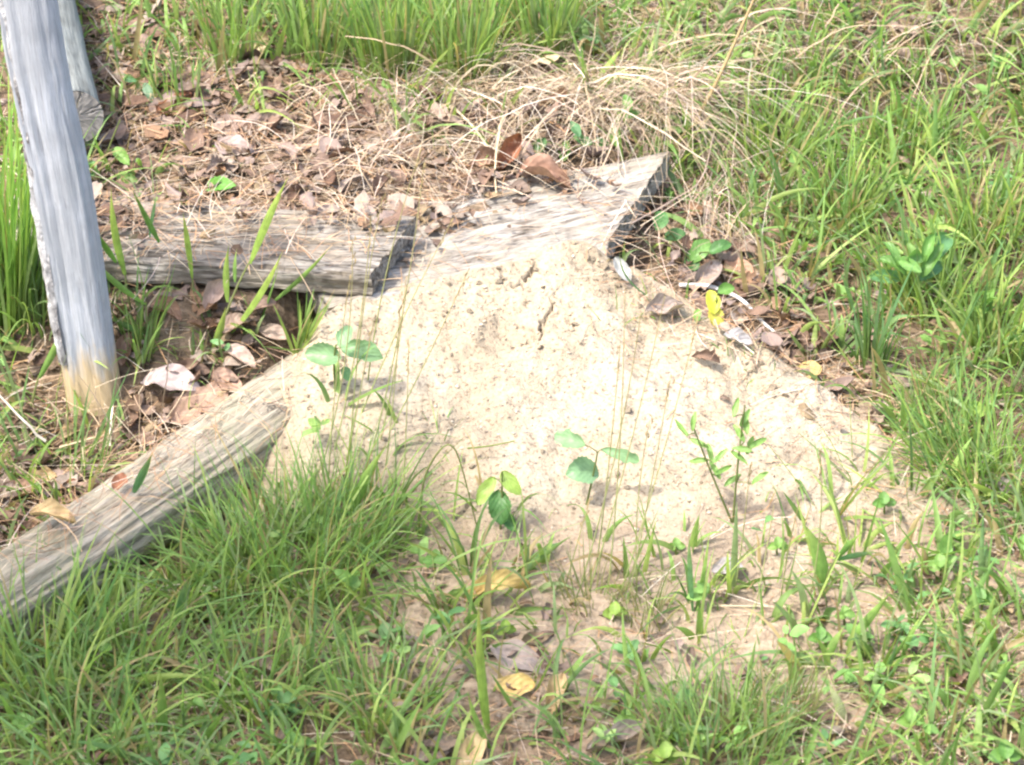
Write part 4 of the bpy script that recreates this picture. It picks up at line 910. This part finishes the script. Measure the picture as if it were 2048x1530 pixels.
dleaf((330, 620), 80, 50, -30, BRN, 'brown leaf below the front edge of the grey plank', lift=.012)
dleaf((525, 610), 60, 40, 15, (.30, .2, .15), 'dark leaf tucked under the plank corner above the hollow', lift=.012)
dleaf((480, 715), 76, 46, -35, (.44, .33, .27), 'beige leaf at the mouth of the hollow by the timber end', lift=.012)
dleaf((250, 700), 70, 46, 80, BRN, 'brown leaf propped beside the post', facing=.6, lift=.012)
dleaf((75, 968), 85, 60, 40, TN, 'tan lobed leaf on the litter left of the timber', lobes=3, depth=.35)
dleaf((105, 1030), 90, 46, -15, TN, 'tan leaf resting against the upper edge of the timber', curl=.9)
dleaf((30, 985), 80, 60, 10, BRN, 'brown leaf at the left picture edge above the timber')
dleaf((145, 978), 40, 32, 20, RED, 'small rust-red leaf beside the tan lobed leaf')
dleaf((240, 965), 40, 34, 70, RED, 'small red-brown leaf close against the timber middle')
dleaf((995, 1176), 125, 46, 14, YT, 'long golden leaf lying on soil below the mound', curl=.8, bendu=-.4, lift=.014)
dleaf((1040, 1320), 120, 56, -28, GRY, 'grey-brown leaf lying on soil under the golden leaf', curl=.5)
dleaf((1030, 1375), 70, 52, 0, YT, 'squarish tan leaf right of the long upright blade', curl=.5)
dleaf((1112, 1388), 90, 42, 75, TN, 'tan leaf standing upright in the foreground soil', curl=.9, lift=.015)
dleaf((945, 1510), 100, 50, 65, TN, 'tan leaf at the very bottom of the picture', curl=.7)
dleaf((1618, 742), 56, 46, 20, YT, 'round yellow leaf lying right of the mound', curl=.3, bendu=.0, crump=.03)
dleaf((1088, 122), 70, 26, 12, PAL, 'pale leaf caught in the straw at the back', curl=.6, lift=.03)
dleaf((512, 100), 90, 70, 60, PAL, 'large pale tan leaf at the back between green tufts', curl=.8, facing=.7, lift=.02)
dleaf((440, 100), 60, 46, 30, PAL, 'pale tan leaf left of the large pale leaf at the back', facing=.6, lift=.015)
dleaf((550, 248), 76, 60, 20, PNK, 'pinkish cupped leaf in the middle of the litter', curl=1.0, lift=.014)
dleaf((465, 258), 80, 60, 160, PNK, 'pinkish leaf left of the cupped leaf in the litter', curl=.5, lift=.01)
dleaf((470, 300), 90, 64, -20, (.42, .32, .28), 'flat mauve leaf in front of the pinkish litter leaves', curl=.4)
dleaf((400, 190), 100, 66, -30, PNK, 'lobed pinkish leaf near the end of the rail', lobes=3, depth=.4, lift=.012)
dleaf((350, 215), 90, 60, 35, RED, 'dark red-brown leaf beside the lobed pinkish leaf', curl=.6)
dleaf((1415, 555), 90, 60, 50, GRY, 'grey-brown leaf standing behind the bleached twig', facing=.6, lift=.012)
dleaf((1480, 545), 80, 60, -40, (.42, .24, .15), 'rusty leaf behind the yellow-green leaf', lift=.01)
dleaf((1330, 620), 80, 50, 10, GRY, 'mauve grey leaf just behind the mound ridge')
dleaf((1475, 680), 60, 40, -20, (.36, .34, .34), 'blue-grey leaf scrap at the mound ridge')
dleaf((1245, 540), 60, 34, -60, (.42, .42, .40), 'grey leaf standing in the hollow under the plank end', facing=.8, lift=.012)
dleaf((1230, 1480), 110, 50, 25, GRY, 'curled grey-brown leaf at the bottom beside the dense tuft', curl=1.3, lift=.014)
dleaf((1985, 975), 90, 50, -10, GRY, 'grey leaf on bare soil at the right picture edge')
dleaf((1455, 1140), 60, 46, 10, (.40, .36, .36), 'flat grey leaf on the sand by the upright pair of blades', crump=.03)

def green(name, label, cat, foot, leaves, stemto=None, group=None, stemcol=(.22, .26, .09), mat=None, serr=.05):
    b0 = hit(*foot); root = empty(name, b0, label, cat, group); loc = np.array(root.location)
    for lf in leaves:
        c, L_, W_, ang, col = lf[:5]; o = dict(curl=rng.uniform(.2, .6), bendu=rng.uniform(-.35, .15), crump=.03, serr=serr, seed=int(rng.integers(1e6)), y=b0[1] + rng.normal(0, .006), onsurf=False, facing=.6, tilt=(rng.normal(0, .15), rng.normal(0, .12)))
        if len(lf) > 5: o.update(lf[5])
        me, _, P = leaf_mesh('leaflet', c, L_, W_, ang, col, origin=loc, **o); lo_ = link('leaflet', me, M_green, root)
        lb_ = P[:7].mean(0)                                    # petiole from the nearest point of a stem
        tops = [UY(s_[0], s_[1], b0[1]) for s_ in (stemto or [])]
        cand = [b0 + (tp_ - b0) * f_ for tp_ in tops for f_ in (.35, .5, .65, .8, .92, 1.0)]
        if cand:
            cp_ = min(cand, key=lambda z_: np.linalg.norm(z_ - lb_)); dd = np.linalg.norm(cp_ - lb_)
            if .004 < dd < .09:
                v, q = tube(bez(cp_, (cp_ + lb_) / 2 + [0, 0, .15 * dd], lb_ + (P[len(P) // 2] - lb_) * .1, 6), .0011, .0008, 4)
                link('petiole', mesh_np('petiole', v - loc, q, tint=np.tile(stemcol, (len(v), 1))), M_grass, lo_)
    if stemto:
        for s_ in stemto:
            p1 = UY(s_[0], s_[1], b0[1]); st = bez(b0 - [0, 0, .004], (b0 + p1) / 2 + np.array([rng.normal(0, .004), 0, .004]), p1, 8)
            v, q = tube(st, .0019, .0012); link('stem', mesh_np('stem', v - loc, q, tint=np.tile(stemcol, (len(v), 1))), M_grass, root)
    return root
TG = (.23, .375, .19)
green('trifoliate_seedling', 'three-leaved green seedling at the timber end on the left sand', 'seedling', (674, 782), [((646, 712), 72, 54, 172, TG), ((724, 704), 84, 48, -14, TG), ((690, 672), 52, 32, 70, TG), ((694, 748), 36, 22, -65, BG)], [(672, 690)])
green('trifoliate_seedling', 'three-leaved seedling with a glossy round leaflet in the middle of the sand', 'seedling', (1172, 1010), [((1140, 880), 62, 40, 160, TG, dict(lobes=3, depth=.25)), ((1240, 910), 76, 30, -16, TG, dict(lobes=3, depth=.2)), ((1166, 945), 66, 58, 190, (.21, .36, .19))], [(1195, 905)])
green('drooping_seedling', 'seedling with two drooping yellow-green leaves over a dark one on the sand', 'seedling', (1000, 1060), [((972, 982), 62, 30, -122, YG, dict(facing=.9)), ((1022, 966), 56, 30, -52, YG, dict(facing=.9)), ((1000, 1014), 66, 46, -85, DG, dict(facing=.8)), ((1020, 1045), 40, 26, -60, DG)], [(1004, 944)])
lv = []
for (x, y, a) in ((1362, 856, 130), (1388, 842, 80), (1398, 886, 150), (1398, 922, 180), (1440, 912, 45), (1430, 940, 120), (1446, 940, 30), (1420, 905, 100)): lv.append(((x, y), 40, 12, a, LG))
for (x, y, a) in ((1472, 815, 75), (1492, 850, 95), (1478, 866, 120), (1517, 885, 32), (1484, 900, 160), (1478, 915, -40), (1500, 890, 70), (1520, 955, 35), (1465, 960, 215), (1490, 835, 60)): lv.append(((x, y), 40, 13, a, LG))
green('narrow_leaved_seedling', 'slender seedling with two stems of narrow leaves on the right of the sand', 'seedling', (1466, 1045), lv, [(1385, 850), (1490, 810)], serr=0.)
def clover(x, y, s, label, col=LG): green('clover_sprig', label, 'clover', (x, y + s * .9), [((x - s * .42, y + 2), s, s * .85, 190, col), ((x + s * .42, y), s, s * .85, -5, col), ((x, y - s * .36), s, s * .85, 92, col)], [(x, y)], 'small clover sprigs', serr=0.)
for (x, y, s_, lb) in ((1556, 1092, 22, 'bright clover on the sand left of the broad upright blade'), (1768, 1005, 26, 'bright clover on the sandy soil by the feathery tuft'), (1352, 1092, 20, 'pale clover beside the upright pair of blades'), (1950, 822, 30, 'yellow-green clover in the feathery tuft'), (1900, 860, 26, 'clover between the two feathery tufts'),
                      (1230, 1225, 26, 'small clover under the wiry tuft'), (1640, 1275, 26, 'clover at the left of the leaning blades'), (1880, 1130, 28, 'clover in the lower right grass'), (1960, 1200, 30, 'clover near the right edge over the litter'), (1820, 1440, 30, 'clover in the bottom right litter'), (1330, 1510, 30, 'clover at the bottom left of the dense fine tuft'), (1250, 1440, 24, 'clover above the curled grey leaf'), (2010, 1510, 34, 'yellowish clover in the bottom right corner'), (870, 1120, 26, 'dark clover beside the long timber tuft'), (1690, 1230, 22, 'clover right of the broad upright blade'), (1010, 1260, 24, 'clover under the golden leaf')):
    clover(x, y, s_, lb, [LG, MG, (.28, .42, .08)][int(rng.integers(0, 3))])
lv = []
for k in range(15):
    a_ = rng.uniform(5, 175); r_ = rng.uniform(20, 90)
    lv.append(((1830 + r_ * math.cos(math.radians(a_)) * 1.05, 545 - r_ * .75 * math.sin(math.radians(a_)) + rng.normal(0, 8)), rng.uniform(52, 84), rng.uniform(24, 40), a_ + rng.normal(0, 20), np.array([LG, MG, BG, (.17, .33, .09)][k % 4]) * rng.uniform(.85, 1.1), dict(curl=rng.uniform(.2, .9), bendu=rng.uniform(-.6, .1), facing=rng.uniform(.2, .8), tilt=(rng.normal(0, .4), rng.normal(0, .2)), y=hit(1835, 600)[1] + rng.normal(0, .04))))
green('broad_leaved_plant', 'lush broad-leaved green plant in the right meadow', 'plant', (1835, 600), lv, [(1830, 530), (1790, 520), (1870, 520)], serr=0.)
green('small_broad_plant', 'small dark broad-leaved plant in the hollow past the plank end', 'plant', (1395, 540), [((1400, 500), 62, 40, 50, MG), ((1440, 495), 50, 34, 20, DG), ((1385, 520), 50, 34, 100, DG), ((1320, 440), 50, 34, 70, DG), ((1350, 470), 46, 30, 10, DG)], [(1400, 505), (1330, 450)], serr=0.)
green('yellowing_sprout', 'yellow-green leaf hanging over the bleached twig behind the mound', 'sprout', (1442, 650), [((1425, 602), 50, 34, 100, (.52, .56, .06)), ((1432, 635), 52, 34, -70, (.55, .50, .09)), ((1452, 580), 36, 28, 20, MG), ((1395, 630), 30, 18, 80, LG)], [(1432, 600)])
green('ovate_seedling', 'ovate green leaves poking from straw behind the bleached plank', 'seedling', (1128, 315), [((1130, 302), 48, 30, 80, MG), ((1080, 292), 44, 28, 60, DG), ((1150, 258), 40, 26, 120, BG), ((1165, 280), 46, 24, 150, DG)], [(1110, 295)], serr=0.)
green('ovate_seedling', 'pointed green leaf pair behind the plank corner under the straw', 'seedling', (1235, 300), [((1230, 275), 48, 28, -80, LG), ((1255, 205), 40, 22, 110, MG), ((1200, 285), 40, 22, 170, DG), ((1262, 230), 44, 22, 20, MG)], [(1240, 235)], serr=0.)
green('serrated_seedling', 'single toothed green leaf lying flat on the litter behind the grey plank', 'seedling', (440, 395), [((440, 372), 72, 40, -8, (.16, .36, .07))], [(430, 378)], serr=.09)
green('serrated_seedling', 'toothed green leaves on a leaning stem beside the post', 'seedling', (190, 370), [((242, 312), 56, 32, -50, LG), ((255, 358), 50, 30, -20, LG), ((238, 400), 66, 40, -55, (.18, .38, .07)), ((180, 345), 50, 34, 150, LG)], [(240, 240), (236, 310)], serr=.08)
green('blue_green_sprout', 'blue-green leaf curling over in the litter near the rail end', 'sprout', (272, 205), [((298, 185), 58, 22, -65, (.18, .30, .18), dict(bendu=-.5)), ((260, 160), 30, 14, 170, BG)], [(275, 160)], serr=0.)

# ------------------------------------------------------------------ unseen tree added beyond the frame to shade the lower left
S0 = np.array([-.80, -1.22, 0.]); sd_ = np.array(SUN_DIR); CC = S0 + sd_ * 6.4
tree = empty('added_shade_tree', (CC[0] - .25, CC[1] - .3, float(G(CC[0] - .25, CC[1] - .3)) - .05), 'unseen leafy tree added outside the picture so its crown shades the lower left grass', 'tree')
tl = np.array(tree.location)
P = bez(tl - [0, 0, .3], tl + np.array([.1, -.1, 3.]), CC + np.array([-.05, 0, .2]), 14); v, q = tube(P, .13, .03, 10)
link('trunk', mesh_np('trunk', v - tl, q), M_twig, tree)
limb_end = []
for k in range(9):
    a = k * 2.4; p0 = P[7 + k % 6]; p1 = CC + np.array([math.cos(a) * .9, math.sin(a) * .9, rng.uniform(-.5, .6)]); limb_end.append(p1)
    v, q = tube(bez(p0, (p0 + p1) / 2 + [0, 0, .2], p1, 8), .03, .006, 6); link('limb', mesh_np('limb', v - tl, q), M_twig, tree)
n = 950; a = rng.random(n) * 2 * PI; r = np.sqrt(rng.random(n)) * .95 * (1 + .15 * np.sin(3 * a))
b = CC + np.stack([r * np.cos(a), r * np.sin(a), np.clip(rng.normal(0, .3, n), -.5, .5)], -1)
d = rng.normal(0, 1, (n, 3)) * [1, 1, .4]; c = GREENS[rng.integers(0, 6, n)] * .7
V, Q, T = ribbons(b, d, rng.uniform(.09, .17, n), rng.uniform(.05, .09, n), rng.uniform(0, .4, n), 0 * a, c, c, 4, 'broad', True)
link('crown', mesh_np('crown', V - tl, Q, tint=T), M_grass, tree)
